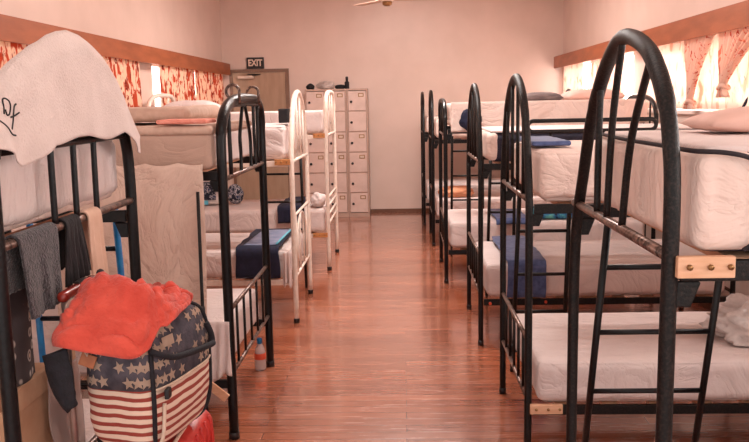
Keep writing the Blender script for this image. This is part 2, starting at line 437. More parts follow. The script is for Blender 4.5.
for side, holes in ((-1, HL), (1, HR)):
    for a, b in holes:
        nwin += 1
        z0 = SL if side < 0 else 1.49
        x = XL-.06 if side < 0 else XR+.06
        bm = bmesh.new(); t = .03
        add_box(bm, x-.02, x+.02, a+.004, a+.04, z0+.004, TL-.004); add_box(bm, x-.02, x+.02, b-.04, b-.004, z0+.004, TL-.004)
        add_box(bm, x-.02, x+.02, a+.04, b-.04, z0+.004, z0+.04); add_box(bm, x-.02, x+.02, a+.04, b-.04, TL-.04, TL-.004)
        for k in range(1, 4):
            yy = a+(b-a)*k/4; add_box(bm, x-.02, x+.02, yy-.018, yy+.018, z0+.04, TL-.04)
        w = struct('window_%d' % nwin, bm, 'grass_frame')
        obj('glass_pane', box(x-.006+side*.012, x+.006+side*.012, a+.03, b-.03, z0+.03, TL-.03), 'pane_l' if side < 0 else 'pane_r', w, False)
        if nwin == 5:
            obj('window_stay', tube([(XR-.012,5.62,1.50),(XR-.014,5.55,1.56),(XR-.012,5.46,1.61)], .013), 'navy_dark', w, label='dark blue window stay')
        # sill board
        sx = XL if side < 0 else XR
        struct('trim_%d' % nwin, box(min(sx, sx-side*.035), max(sx, sx-side*.035), a-.03, b+.03, z0-.035, z0-.004, bev=.004), 'grass_frame')
struct('baseboard_back', box(XL+.002, XR-.002, YB-.015, YB-.001, .001, .05), 'skirt')
struct('baseboard_left', box(XL+.001, XL+.014, YF, YB-.02, .001, .08), 'skirt')
struct('baseboard_right', box(XR-.014, XR-.001, YF, YB-.02, .001, .08), 'skirt')

# pelmets along both walls
for sx, lab in ((-1, 'long brown timber pelmet above the red floral curtains'), (1, 'long brown timber pelmet above the pale curtains and pillar')):
    x0, x1 = (XL+.002, -2.45) if sx < 0 else (2.15, XR-.002)
    bm = bmesh.new()
    fx = x1-.018 if sx < 0 else x0
    add_box(bm, fx, fx+.018, -.7, 11.86, 2.02, 2.165)
    add_box(bm, x0, x1, -.7, 11.86, 2.165, 2.18)
    tag(obj('pelmet', bm, 'valance', None, False), lab, 'pelmet')

# curtains
def flat_curtain(y0, y1, z0, z1, X, side, mat, label, pleats, group, amp=.022, seed=0):
    def f(u, v):
        y = y0+(y1-y0)*u; z = z0+(z1-z0)*v
        a = amp*(0.55+0.45*(1-v)+.0)
        x = X + a*math.sin(u*pleats*2*PI + 0.8*nz((u*6,0,0),1,seed)*3) + .006*nz((y*3,z*2,0),1.5,seed)
        return (x, y+.012*nz((y*5,z*3,2),1,seed), z)
    tag(obj('curtain', sheet(f, int(pleats*9), 10, .002), mat), label, 'curtain', group)
gl = 'red floral curtains'
flat_curtain(4.3, 5.55, SL-.02, 2.075, -2.505, -1, 'curtain_red', 'red floral curtain at the camera end, half hidden by the draped white shirt', 12, gl, seed=1)
flat_curtain(6.5, 7.92, SL-.02, 2.075, -2.505, -1, 'curtain_red', 'red floral curtain between the white draped shirt and the pale window pillar', 12, gl, seed=2)
flat_curtain(8.55, 9.95, SL-.02, 2.075, -2.505, -1, 'curtain_red', 'red floral curtain just beyond the pale window pillar', 11, gl, seed=3)
flat_curtain(10.0, 11.55, SL-.02, 2.075, -2.505, -1, 'curtain_red', 'red floral curtain ending at the brown door', 12, gl, seed=4)
gr = 'pale curtains on the bright windows'
flat_curtain(8.4, 9.9, 1.50, 2.075, 2.235, 1, 'curtain_sheer', 'pale floral sheer curtain beside the pillar on the back window', 9, gr, seed=5)
flat_curtain(10.4, 11.5, 1.50, 2.075, 2.235, 1, 'curtain_sheer', 'pale floral sheer curtain nearest the back wall, over the dark pillow', 8, gr, seed=6)
flat_curtain(4.55, 7.78, 1.50, 2.075, 2.268, 1, 'curtain_sheer', 'long pale sheer curtain behind the two tied curtains', 20, gr, amp=.010, seed=7)
def tied_curtain(ytop0, ytop1, yk, zk, zb, X, label, seed):
    root = thing('curtain', label, 'curtain', (X, yk, zk), gr)
    def f(u, v):
        # v 0 top -> 1 tail end
        zt = 2.075
        vk = 0.86
        if v < vk:
            t = v/vk; w = (1-t)**1.35; z = zt+(zk-zt)*t
        else:
            t = (v-vk)/(1-vk); w = 0.10*t; z = zk+(zb-zk)*t
        yt = ytop0+(ytop1-ytop0)*u
        yc = yk + (u-.5)*.05
        y = yc*(1-w)+yt*w if v < vk else yc+(u-.5)*.16*t
        x = X + (.02+.012*(1-w))*math.sin(u*7*2*PI)*(.5+.5*w) - .02*(1-w)
        return (x+.008*nz((u*5,v*4,0),1.3,seed), y, z)
    obj('drop', sheet(f, 70, 26, .002), 'curtain_tied', root)
    bm = bmesh.new(); add_tube(bm, [(X-.012+.034*math.cos(a), yk+.04*math.sin(a), zk+.012*math.sin(a*2)) for a in [2*PI*k/14 for k in range(14)]], .014, 8, True)
    obj('knot', bm, 'curtain_tied', root)
tied_curtain(5.98, 6.62, 6.42, 1.55, 1.50, 2.215, 'pale floral curtain tied in a low knot behind the near pillow', 11)
tied_curtain(5.0, 5.92, 5.76, 1.655, 1.585, 2.21, 'floral curtain tied in a higher knot beside the dark window stay', 12)

# door, closer, exit sign
bm = bmesh.new()
add_box(bm, -2.47, -2.43, 11.862, 11.897, .001, 2.10); add_box(bm, -1.665, -1.615, 11.862, 11.897, .001, 2.10); add_box(bm, -2.43, -1.665, 11.862, 11.897, 2.055, 2.10)
d = struct('door_1', bm, 'door_frame')
obj('door_leaf', box(-2.425, -1.67, 11.868, 11.894, .01, 2.05), 'door', d, False)
obj('door_handle', tube([(-1.74,11.86,1.0),(-1.74,11.82,1.0),(-1.85,11.82,1.0)], .01), 'steel', d)
t = thing('door_closer', 'grey hydraulic door closer at the top of the brown door', 'door closer', (-2.22, 11.86, 2.0))
obj('closer_body', box(-2.34, -2.11, 11.80, 11.866, 1.965, 2.005, bev=.006), 'plate', t, False)
obj('closer_arm', tube([(-2.13,11.82,2.012),(-2.0,11.74,2.016),(-2.2,11.84,2.03)], .008, 6), 'dark_plastic', t)
t = thing('exit_sign', 'small black EXIT sign with white letters above the brown door', 'sign', (-2.09, 11.895, 2.10))
obj('sign_box', box(-2.215, -1.965, 11.865, 11.897, 2.105, 2.265, bev=.006), 'dark_plastic', t, False)
def text_bm(s, size):
    cu = bpy.data.curves.new('lettering', 'FONT'); cu.body = s; cu.size = size; cu.align_x = 'CENTER'; cu.align_y = 'CENTER'; cu.extrude = .002; cu.offset = .004
    o = bpy.data.objects.new('lettering', cu); COL.objects.link(o)
    dg = bpy.context.evaluated_depsgraph_get(); me = bpy.data.meshes.new_from_object(o.evaluated_get(dg))
    bm = bmesh.new(); bm.from_mesh(me); bpy.data.objects.remove(o); bpy.data.curves.remove(cu); bpy.data.meshes.remove(me)
    return bm
bm = text_bm('EXIT', .115)
bmesh.ops.transform(bm, matrix=Matrix.Translation((-2.09, 11.862, 2.185)) @ Matrix.Rotation(PI/2, 4, 'X') @ Matrix.Diagonal((.86,1.1,1,1)), verts=bm.verts)
obj('sign_lettering', bm, 'plate', t, False)

# ceiling fan
t = thing('ceiling_fan', 'pale ceiling fan with thin blades hanging above the aisle', 'fan', (-.14, 8.8, ZC-.005))
obj('rod', tube([(-.14,8.8,ZC-.005),(-.14,8.8,2.72)], .014), 'white_metal', t)
obj('motor', lathe([(.02,2.75),(.085,2.72),(.095,2.66),(.06,2.635)], -.14, 8.8), 'white_metal', t)
obj('hub_cap', lathe([(.052,2.634),(.05,2.605),(.03,2.59)], -.14, 8.8), 'brass', t)
for k in range(3):
    a = math.radians(6+120*k)
    bm = box(.08, .56, -.055, .055, 2.650, 2.657, bev=.002)
    bmesh.ops.transform(bm, matrix=Matrix.Translation((-.14,8.8,0)) @ Matrix.Rotation(a, 4, 'Z'), verts=bm.verts)
    obj('blade', bm, 'tan', t, False)

# lockers: three columns side by side, each with six doors
for c in range(3):
    x0 = -1.345+c*.29; x1 = x0+.286; yf, yb = 11.45, 11.86
    lab = ['grey steel locker column behind the white bunks, next to the wall with the door', 'middle grey steel locker column, seen through the white square bunk end', 'grey steel locker column standing at the open aisle end of the row'][c]
    t = thing('locker', lab, 'locker', ((x0+x1)/2, 11.65, 0), 'steel lockers against the back wall')
    bm = bmesh.new()
    add_box(bm, x0, x0+.02, yf, yb, .001, 1.79); add_box(bm, x1-.02, x1, yf, yb, .001, 1.79); add_box(bm, x0+.02, x1-.02, yb-.02, yb, .001, 1.79)
    add_box(bm, x0+.02, x1-.02, yf, yb-.02, .001, .06); add_box(bm, x0+.02, x1-.02, yf, yb-.02, 1.765, 1.79)
    for r in range(1, 6):
        z = .06+r*(1.705/6); add_box(bm, x0+.02, x1-.02, yf, yb-.02, z-.008, z+.008)
    obj('body', bm, 'locker_dark', t, False)
    for r in range(6):
        z0 = .06+r*(1.705/6)+.009; z1 = .06+(r+1)*(1.705/6)-.009
        dd = obj('door', box(x0+.023, x1-.023, yf-.012, yf+.004, z0, z1, bev=.003), 'locker', t, False)
        obj('lock', lathe([(.016,0),(.018,.01),(.010,.022)], 0, 0, 12), 'dark_plastic', dd)
        lk = dd.children[0]; lk.data.transform(Matrix.Translation(Vector((x0+.062, yf-.012, z0+.12))-t.location) @ Matrix.Rotation(PI/2, 4, 'X') @ Matrix.Translation(t.location))
        # (lathe was built at the origin, so undo the parent offset before turning it)
        if r in (0, 2, 3, 5):
            bm = box(x1-.12, x1-.055, yf-.016, yf-.012, z1-.075, z1-.035); add_box(bm, x1-.126, x1-.049, yf-.015, yf-.0125, z1-.081, z1-.029)
            obj('label_holder', bm, 'brass', dd, False); obj('card', box(x1-.114, x1-.061, yf-.0175, yf-.0162, z1-.07, z1-.04), 'plate', dd, False)
# things on the lockers
o = obj('plastic_bag', lump((-1.06,11.62,1.835), (.12,.10,.062), .35, 2.6, 4, 4, -.042), 'film_grey'); tag(o, 'white crumpled bag lying on top of the lockers', 'bag')
o = obj('black_hat', lump((-.86,11.6,1.818), (.075,.07,.034), .2, 2, 6, 3, -.025), 'ink'); tag(o, 'flat black hat lying on the lockers beside the bottle', 'hat')
t = thing('spray_bottle', 'slim black bottle standing upright on top of the lockers', 'bottle', (-.765,11.58,1.792))
obj('body', lathe([(.03,1.792),(.032,1.80),(.032,1.88),(.016,1.90)], -.765, 11.58), 'ink', t)
obj('cap', lathe([(.018,1.901),(.02,1.95),(.012,1.96)], -.765, 11.58), 'dark_plastic', t)
o = obj('dark_bundle', lump((-1.28,11.6,1.825), (.06,.08,.048), .25, 2, 8, 3, -.032), 'ink'); tag(o, 'small dark bundle at the door end of the locker tops', 'bundle')

# ------------------------------------------------------------------ bunk beds
ARCH = [(0,0),(0,.62),(-.005,.80),(.018,.865),(.055,.908),(.13,.948),(.215,.974),(.35,.992),(.46,.992),(.585,.965),(.69,.925),(.79,.872),(.865,.80),(.935,.735),(.975,.68),(.995,.60),(1,.45),(1,0)]
def arch_pts(style, X, y0, y1, H):
    W = y1-y0
    if style == 'arch1':
        pts = [(t, h) for t, h in ARCH]
    elif style == 'arch':
        pts = [(0,0),(0,.60),(.01,.70),(.06,.80),(.12,.875),(.20,.935),(.32,.978),(.46,1.0),(.60,.988),(.72,.955),(.83,.90),(.91,.83),(.965,.75),(.99,.68),(1,.6),(1,0)]
    elif style == 'dome':
        pts = [(0,0),(0,.78),(.015,.855),(.06,.91),(.15,.955),(.3,.985),(.5,1.0),(.68,.985),(.80,.955),(.90,.91),(.97,.86),(1,.79),(1,.6),(1,0)]
    elif style == 'slim':
        pts = [(0,0),(0,.62),(.03,.76),(.10,.86),(.2,.935),(.34,.982),(.5,1.0),(.66,.982),(.8,.935),(.9,.86),(.97,.76),(1,.62),(1,0)]
    else:  # square with rounded shoulders
        pts = [(0,0),(0,.70),(.005,.87),(.035,.925),(.10,.963),(.22,.988),(.40,1.0),(.65,1.002),(.85,.998),(.94,.982),(.985,.95),(1,.89),(1,.70),(1,0)]
    P = smooth_pts([(X, y0+W*t, max(H*h, .002)) for t, h in pts], 5)
    return P

def top_at(P, y):
    best = 0
    for a, b in zip(P, P[1:]):
        lo, hi = min(a.y,b.y), max(a.y,b.y)
        if lo <= y <= hi and hi-lo > 1e-6:
            z = a.z+(b.z-a.z)*(y-a.y)/(b.y-a.y); best = max(best, z)
    return best

def bunk(label, X, y0, y1, s, L, H, zu, zl, style, mat, r=.02, urail=None, low=(.60,.33), bars=4, barpts=None, rackbars=False, ladder=None, guard=None,
         plank=(1,1), plank_mat='wood_pale', group=None, midrail=None, lowarch=False, lowh=None, name='bunk_bed', ladder_mat=None, inner=True, hstyle=None, bracket=True, hh=None):
    """foot end at X (aisle side), bed runs s*L towards the wall; y0 near post, y1 far post"""
    root = thing(name, label, 'bunk bed', (X+s*L/2, (y0+y1)/2, 0), group)
    XH = X+s*L
    ur = urail if urail else zu+.01
    for nm, xx, st in (('foot_end', X, style), ('head_end', XH, hstyle or style)):
        P = arch_pts(st, xx, y0, y1, hh if hh and nm == 'head_end' else H)
        fe = obj(nm, tube(P, [r*1.12 if p.z > H*.9 else r for p in P], 12), mat, root)
        obj('cross_rail', tube([(xx, y0, ur), (xx, y1, ur)], .0125, 8), 'rail_metal' if mat != 'white_metal' else mat, fe)
        if midrail and nm == 'foot_end': obj('cross_rail', tube([(xx, y0+.012, midrail), (xx, y1-.028, midrail+.005)], .011, 8), mat, fe)
        for z in low: obj('cross_rail', tube([(xx, y0, z), (xx, y1, z)], .0105, 8), 'rail_metal' if mat != 'white_metal' else mat, fe)
        if lowh and nm == 'foot_end':
            for z in lowh: obj('cross_rail', tube([(xx, y0, z), (xx, y1, z)], .0105, 8), mat, fe)
        if nm == 'foot_end' and barpts:
            for (ya, za), (yb, zb) in barpts: obj('bar', tube(smooth_pts([(xx, ya, za), (xx, ya+(yb-ya)*.68, za+(zb-za)*.45), (xx, yb, zb)], 6), .0092, 8), mat, fe)
        else:
            for k in range(bars):
                y = y0+(y1-y0)*(k+1)/(bars+1)
                obj('bar', tube([(xx, y, ur), (xx, y, top_at(P, y)-.006)], .0085, 8), mat, fe)
        if not lowh:
            n = 5 if nm == 'foot_end' else 3
            for k in range(n):
                y = y0+(y1-y0)*(k+1)/(n+1)
                if lowarch and nm == 'foot_end' and 0 < k < n-1: continue
                obj('bar', tube([(xx, y, low[1]), (xx, y, low[0])], .007, 8), mat, fe)
            if lowarch and nm == 'foot_end':
                for q in (.30, .13):
                    c = (y0+y1)/2; w = (y1-y0)*q
                    pp = [(xx, c-w, low[1])]+[(xx, c-w*math.cos(a), low[1]+(low[0]-low[1])*(.45+.5*math.sin(a))) for a in [PI*k/12 for k in range(13)]]+[(xx, c+w, low[1])]
                    obj('bar', tube(pp, .0075, 8), mat, fe)
        for yy in (y0, y1):
            obj('foot_cap', lathe([(r+.003,.001),(r+.003,.03),(r+.001,.034)], xx, yy, 12), 'dark_plastic', fe)
    if rackbars:
        fe = root.children[0]
        obj('inner_frame', tube(smooth_pts([(X,y0+.20,ur),(X,y0+.195,1.55),(X,y0+.22,1.59),(X,y0+.5,1.60),(X,y1-.15,1.597),(X,y1-.12,1.56),(X,y1-.13,ur)], 4), .0105, 8), mat, fe)
        for ya, yb, za in ((y0+.45,y0+.55,1.595),(y0+.73,y0+.62,1.595),(y0+.86,y0+.86,1.595)):
            obj('bar', tube(smooth_pts([(X,ya,ur),(X,ya+.01,ur+.09),(X,ya,ur+.18),(X,(ya+yb)/2,ur+.27),(X,yb,za)], 5), .0095, 8), mat, fe)
        for yc in (y0+.31, y1-.24):
            pp = [(X+.034, yc, H-.03)] + [(X+.034*math.cos(a), yc+.02*k2, H+.034+.034*math.sin(a)) for k2, a in [(k/18, PI*k/14) for k in range(0,19)]]
            obj('hook', tube(pp, .0075, 8), 'rail_metal', fe, label='curled wire hook')
    xa, xb = min(X, XH), max(X, XH)
    for z in (zu, zl):
        for yy in (y0, y1):
            obj('side_rail', box(xa+.02, xb-.02, yy-.011, yy+.011, z-.045, z-.004, bev=.003), mat, root, False)
        bm = bmesh.new(); n = 8
        for k in range(n):
            cx = xa+.16+(xb-xa-.32)*k/(n-1)
            add_box(bm, cx-.035, cx+.035, y0+.012, y1-.012, z-.022, z-.004)
        obj('slat_base', bm, 'wood_pale', root, False)
    if bracket:
        for yy in (y0, y1):
            bm = bmesh.new(); x2 = X+s*.06
            add_box(bm, min(X+s*(r-.002),x2), max(X+s*(r-.002),x2), yy-.008, yy+.008, zu-.098, zu-.046, bev=.004)
            for v in bm.verts:
                if v.co.z < zu-.08: v.co.x = X+(v.co.x-X)*.72
            obj('corner_bracket', bm, mat, root, False)
    if True:
        for z, w in ([(zu, .10)] if plank[0] else [])+([(zl, .13)] if plank[1] else []):
            bm = box(min(X+s*.006,X+s*(.016+w)), max(X+s*.006,X+s*(.016+w)), y0-.032, y0-.013, z-.034, z+.008, bev=.002)
            pl = obj('end_plank', bm, plank_mat, root, False, label='pale bare wooden slat end bolted to the dark rail')
            for q in (.1, .5, .88):
                cx = X+s*(.018+w*q)
                obj('bolt', tube([(cx, y0-.0375, z-.012), (cx, y0-.031, z-.012)], .006, 8), 'brass', pl)
    if guard:
        ga, gb, z0, z1, gy = guard
        a, b = X+s*ga, X+s*gb; rr = (z1-z0)/2; pts = []
        for k in range(9):
            q = PI/2+PI*k/8; pts.append((a+s*(rr*math.cos(q)), gy, (z0+z1)/2+rr*math.sin(q)))
        for k in range(9):
            q = -PI/2+PI*k/8; pts.append((b+s*(rr*math.cos(q)), gy, (z0+z1)/2+rr*math.sin(q)))
        g = obj('guard_rail', tube(pts, .011, 8, True), mat, root)
        for q in (.15, .85):
            xx = a+(b-a)*q; obj('guard_post', tube([(xx, gy, z0), (xx, gy, zu-.03)], .009, 8), mat, g)
    if ladder:
        la, lb, yt, zt, yb_, rungs = ladder; m2 = ladder_mat or mat
        lad = obj('ladder', tube([(X+s*la, yt, zt), (X+s*la, yb_, .003)], .0125, 8), m2, root)
        bm = tube([(X+s*lb, yt, zt), (X+s*(lb+.03), yb_, .003)], .0125, 8)
        me = bpy.data.meshes.new('t'); bm.to_mesh(me); bm.free(); me.transform(Matrix.Translation(-root.location))
        b2 = bmesh.new(); b2.from_mesh(lad.data); b2.from_mesh(me); b2.to_mesh(lad.data); b2.free(); bpy.data.meshes.remove(me)
        for p in lad.data.polygons: p.use_smooth = True
        for z in rungs:
            q = (zt-z)/zt; yy = yt+(yb_-yt)*q
            obj('rung', tube([(X+s*la, yy, z), (X+s*(lb+.03*q), yy, z)], .0095, 8), 'black' if ladder_mat else mat, lad)
    return root

def mattress(label, X, s, L, y0, y1, z0, z1, mat='sheet', group=None, seed=0, over=.02, base='sheet_peach', amp=.012, gap=.03, piping=None, n=(30,22,8)):
    xa, xb = X+s*gap, X+s*(L-.05)
    a, b = min(xa,xb), max(xa,xb)
    t = thing('mattress', label, 'mattress', ((a+b)/2, (y0+y1)/2, z0), group)
    obj('ticking', soft_box(a+.03, b-.03, y0+.03, y1-.03, z0+.001, z0+.05, .02, n=(6,6,2)), base, t)
    obj('fitted_sheet', soft_box(a, b, y0-over+.01, y1-.012, z0+.008, z1, .042, amp, 5, seed, n, amp*.5), mat, t)
    return t

G_BB = 'black metal bunk beds along the window wall'
# ---- window side, from the camera to the back wall
Y = {1:(1.63,2.49), 2:(3.45,4.35), 3:(5.25,6.20), 4:(7.13,8.08), 5:(9.02,9.93), 6:(10.55,11.42)}
bunk('tall black arched bunk bed standing nearest on the window side, with a ladder behind it', .52, 1.60, 2.49, 1, 1.76, 1.748, 1.285, .13, 'arch1', 'brownblack', r=.0165, urail=1.288,
     low=(.30,.14), barpts=[((2.19,1.66),(2.206,1.29)),((1.985,1.735),(2.10,1.29)),((1.76,1.675),(1.955,1.29))], plank=(1,0), ladder=(.13,.505,2.60,1.225,2.98,[1.05,.81,.575,.33]), group=G_BB, ladder_mat='black')
bunk('black arched bunk bed second along the window side, white sheets on both levels', .53, 3.45, 4.35, 1, 1.74, 1.700, 1.165, .28, 'arch', 'brownblack', r=.0165, urail=1.175,
     low=(.565,.30), guard=(.16,.775,1.428,1.484,4.385), plank=(0,1), ladder=(.10,.37,4.44,1.13,4.72,[.877,.62,.39,.15]), group=G_BB)
B3 = bunk('black arched bunk bed third along the window side, navy blanket on its lower level', 0.495, 5.25, 6.20, 1, 1.62, 1.697, 1.20, .315, 'arch', 'brownblack', r=.0165, urail=1.205,
     low=(.60,.34), plank=(0,0), hh=1.46, ladder=(.175,.36,6.30,1.14,6.6,[.96,.725,.48,.25]), group=G_BB)
for xx, zz in ((.915,.292),(.555,.285)):
    rc = obj('rail_cap', lathe([(.003,-.004),(.010,0),(.010,.008),(.004,.012)], 0, 0, 12), 'red_dot', B3, label='orange plastic rail cap')
    rc.data.transform(Matrix.Translation(Vector((xx,5.238,zz))-B3.location) @ Matrix.Rotation(PI/2,4,'X') @ Matrix.Translation(B3.location))
bunk('low square-ended black bunk bed fourth along the window side, thick quilt on top', .37, 7.13, 8.08, 1, 1.80, 1.60, 1.36, .30, 'square', 'black', r=.018, urail=1.30,
     low=(.55,.30), ladder=(.12,.42,8.17,1.25,8.4,[1.1,.85,.6,.3]), group=G_BB, plank=(0,0))
bunk('black arched bunk bed fifth along the window side', .33, 9.02, 9.93, 1, 1.86, 1.705, 1.18, .30, 'slim', 'black', r=.0175, low=(.60,.33), group=G_BB, plank=(0,0))
bunk('black arched bunk bed farthest on the window side, against the back wall', .27, 10.55, 11.42, 1, 1.92, 1.705, 1.18, .30, 'slim', 'black', r=.0175, low=(.60,.33), group=G_BB, plank=(0,0))
# ---- door side
bunk('black bunk bed under the draped white shirt, clothes hung over its end rail', -.93, 1.815, 2.755, -1, 1.50, 1.745, 1.255, .46, 'dome', 'black', r=.0185, urail=1.285, midrail=1.503,
     low=(.62,.46), barpts=[((2.145,1.70),(2.137,1.285)),((2.305,1.735),(2.285,1.285)),((2.455,1.70),(2.44,1.285))], ladder=(.09,.40,2.84,1.26,2.95,[1.10,.84,.58,.3]), ladder_mat='blue_metal', plank=(0,0))
bunk('black square-topped bunk bed with a hanging pink sheet on its side', -.836, 3.76, 4.86, -1, 1.58, 1.630, 1.30, .30, 'square', 'black', r=.0235, urail=1.255,
     low=(.63,.32), bars=0, rackbars=True, plank=(0,0), bracket=True)
bunk('white arched bunk bed with a navy blanket on its lower level', -.80, 5.86, 6.79, -1, 1.62, 1.685, 1.20, .33, 'slim', 'white_metal', r=.019, urail=1.185,
     low=(.787,.338), bars=4, lowarch=True, plank=(1,0), plank_mat='wood_orange', ladder=(.06,.36,6.87,1.19,7.0,[1.013,.772,.53,.28]), ladder_mat='black', bracket=False)
bunk('white square-topped bunk bed in front of the lockers', -.725, 7.77, 8.72, -1, 1.69, 1.705, 1.31, .36, 'square', 'white_metal', r=.019, urail=1.295,
     low=(.70,.45), bars=3, lowh=[.62,.535], plank=(1,1), plank_mat='wood_orange', bracket=False)

# ---- mattresses, window side
G_MU = 'upper mattresses on the window side'; G_ML = 'lower mattresses on the window side'
# bed 1 upper: navy mattress, sheet pulled over the end and the top
x0, x1, y0, y1, z0, z1 = .555, 2.22, 1.580, 2.455, 1.290, 1.498
t = thing('mattress', 'navy mattress with a peach sheet wrapped round its end, on the tall arched bunk', 'mattress', ((x0+x1)/2,(y0+y1)/2,z0), G_MU)
obj('ticking', soft_box(x0+.012, x1, y0+.012, y1-.012, z0, z1-.012, .045, .004, 5, 2), 'navy', t, label='navy mattress core')
obj('sheet_end', soft_box(x0, .690, y0, y1, z0+.003, z1-.003, .034, .012, 8, 21, (16,30,14)), 'sheet_peach', t)
obj('top_sheet', soft_box(x0+.03, x1, y0+.03, y1-.03, z1-.010, z1+.006, .008, .003, 6, 4, (30,20,2)), 'sheet', t)
pp = smooth_pts([(x0+.02,y1-.03,z1-.002),(x0+.006,2.1,z1-.004),(x0+.004,1.75,z1-.003),(x0+.008,y0+.03,z1-.004),(.61,y0-.001,z1-.006),(.66,y0-.003,z1-.018),(.684,y0-.003,z1-.045),(.692,y0-.003,z1-.09),(.690,y0-.003,z0+.065),(.680,y0-.003,z0+.035),(.655,y0+.004,z0+.012)], 6)
obj('piping', tube(pp, .0048, 8), 'piping', t, label='dark piping along the sheet edge')
mattress('white mattress low under the tall arched bunk', .52, 1, 1.74, 1.64, 2.48, .134, .30, group=G_ML, seed=31)
# bed 2
mattress('white-sheeted upper mattress of the second arched bunk, blue cloth lying on it', .53, 1, 1.72, 3.425, 4.335, 1.167, 1.388, 'sheet_peach', G_MU, seed=5, over=.02, amp=.02, n=(44,24,12))
B2LOW = mattress('broad white-sheeted lower mattress seen through the near ladder, plastic bag on it', .53, 1, 1.72, 3.425, 4.29, .283, .482, 'sheet', G_ML, seed=6, over=.02, amp=.014, n=(44,24,12))
# bed 3 upper
x0, x1, y0, y1, z0, z1 = .53, 2.09, 5.22, 6.17, 1.205, 1.40
t = thing('mattress', 'navy mattress with a peach sheet round its end, on the third arched bunk', 'mattress', ((x0+x1)/2,(y0+y1)/2,z0), G_MU)
obj('ticking', soft_box(x0+.012, x1, y0+.012, y1-.012, z0, z1-.012, .045, .004, 5, 2), 'navy', t, label='navy mattress core')
obj('sheet_end', soft_box(x0, .615, y0, y1, z0+.004, z1-.003, .04, .010, 9, 22, (8,22,8)), 'sheet_peach', t)
obj('top_sheet', soft_box(x0+.03, x1, y0+.03, y1-.03, z1-.010, z1+.006, .008, .003, 6, 4, (20,14,2)), 'sheet', t)
mattress('white-sheeted lower mattress of the third arched bunk, under a navy blanket', .495, 1, 1.63, 5.235, 6.185, .318, .545, 'sheet', G_ML, seed=8, n=(30,18,8))
# bed 4
def quilt_side(u, v):
    x = .415+1.6*u; z = 1.585-.255*v
    return (x, 7.088+.010*math.sin(u*40)*(.2+v)+.012*nz((x*4,z*5,0),1,3), z)
B4UP = mattress('very thick pale quilt-covered mattress high on the square black bunk, two pillows on it', .37, 1, 1.78, 7.12, 8.06, 1.363, 1.575, 'sheet_peach', G_MU, seed=9, n=(26,14,8))
obj('quilt_side', sheet(quilt_side, 60, 12, .006), 'sheet_peach', B4UP)
mattress('pale lower mattress of the square black bunk, turquoise pillow on it', .37, 1, 1.78, 7.12, 8.06, .303, .545, 'sheet', G_ML, seed=10, n=(26,14,8))
for i, (X, L, ya, yb) in enumerate(((.33,1.84,9.02,9.93),(.27,1.9,10.55,11.42))):
    w = ['fifth arched bunk', 'farthest arched bunk by the back wall'][i]
    mattress('pale upper mattress of the '+w, X, 1, L, ya, yb, 1.183, 1.40, 'sheet_peach', G_MU, seed=12+i, n=(14,10,6))
    mattress('pale lower mattress of the '+w, X, 1, L, ya, yb, .303, .53, 'sheet', G_ML, seed=16+i, n=(14,10,6))
# ---- mattresses, door side
G_DU = 'mattresses on the door side'
mattress('bulging white-sheeted upper mattress under the draped white shirt', -.93, -1, 1.46, 1.86, 2.80, 1.292, 1.505, 'sheet', G_DU, seed=40, amp=.016, gap=.034, n=(20,40,14))
mattress('white lower mattress under the cardboard box', -.93, -1, 1.46, 1.87, 2.745, .463, .60, 'sheet', G_DU, seed=41)
t = thing('mattress', 'taupe mattress with a lighter band, above the hanging pink sheet', 'mattress', (-1.65,4.27,1.303), G_DU)
obj('ticking', soft_box(-2.37, -.872, 3.715, 4.78, 1.303, 1.475, .03, .006, 6, 50), 'taupe', t)
obj('end_sheet', soft_box(-.905, -.8655, 3.80, 4.74, 1.312, 1.468, .016, .010, 8, 53, (4,24,10)), 'sheet', t, label='white crumpled sheet over the end')
obj('top_band', soft_box(-2.375, -.868, 3.712, 4.785, 1.464, 1.512, .022, .006, 6, 51, (30,20,3)), 'tan', t, label='lighter tan band round the mattress top')
L2LOW = mattress('white-sheeted lower mattress of the square-topped black bunk, sheet hanging down its side', -.836, -1, 1.56, 3.77, 4.80, .303, .52, 'sheet', G_DU, seed=43, amp=.02)
mattress('white crumpled upper mattress of the white arched bunk', -.80, -1, 1.60, 5.85, 6.77, 1.203, 1.455, 'sheet', G_DU, seed=44, amp=.03)
W1LOW = mattress('white-sheeted lower mattress of the white arched bunk, under a navy blanket', -.80, -1, 1.60, 5.85, 6.77, .333, .545, 'sheet', G_DU, seed=45)
mattress('white upper mattress of the white square-topped bunk', -.725, -1, 1.67, 7.76, 8.70, 1.313, 1.53, 'sheet', G_DU, seed=46)
mattress('white lower mattress of the white square-topped bunk', -.725, -1, 1.67, 7.76, 8.70, .363, .60, 'sheet', G_DU, seed=47)

# ---- bedding and things on the beds
def drape(name, label, cat, X0, X1, ynear, yfar, ztop, zdrop, mat, th=.012, seed=0, group=None, zdrop_far=None, parts=None, flare=.02):
    """cloth lying across a mattress and hanging down its near side"""
    ln = ztop-zdrop; lt = yfar-ynear; tot = ln+lt; r = .03
    def f(u, v):
        d = v*tot; x = X0+(X1-X0)*u
        if d < ln-r: y = ynear; z = zdrop+d
        elif d < ln+r:
            a = (d-(ln-r))/(2*r)*PI/2; y = ynear+r*(1-math.cos(a)); z = ztop-r+r*math.sin(a)
        else: y = ynear+(d-ln); z = ztop
        k = max(0, 1-d/ln) if d < ln else 0
        y -= abs(nz((x*14,0,0),1,seed))*flare*k
        z += .006*(0.5+nz((x*9,y*9,0),1,seed+2))
        return (x+.012*nz((x*3,y*6,z*6),1,seed+1), y, z)
    return tag(obj(name, sheet(f, 36, 40, -th), mat), label, cat, group)
# bed 3 lower: navy blanket
drape('blanket', 'navy blanket across the foot of the third bunk lower bed, hanging over its side', 'blanket', .66, .905, 5.185, 6.15, .566, .335, 'navy_blanket', seed=3)
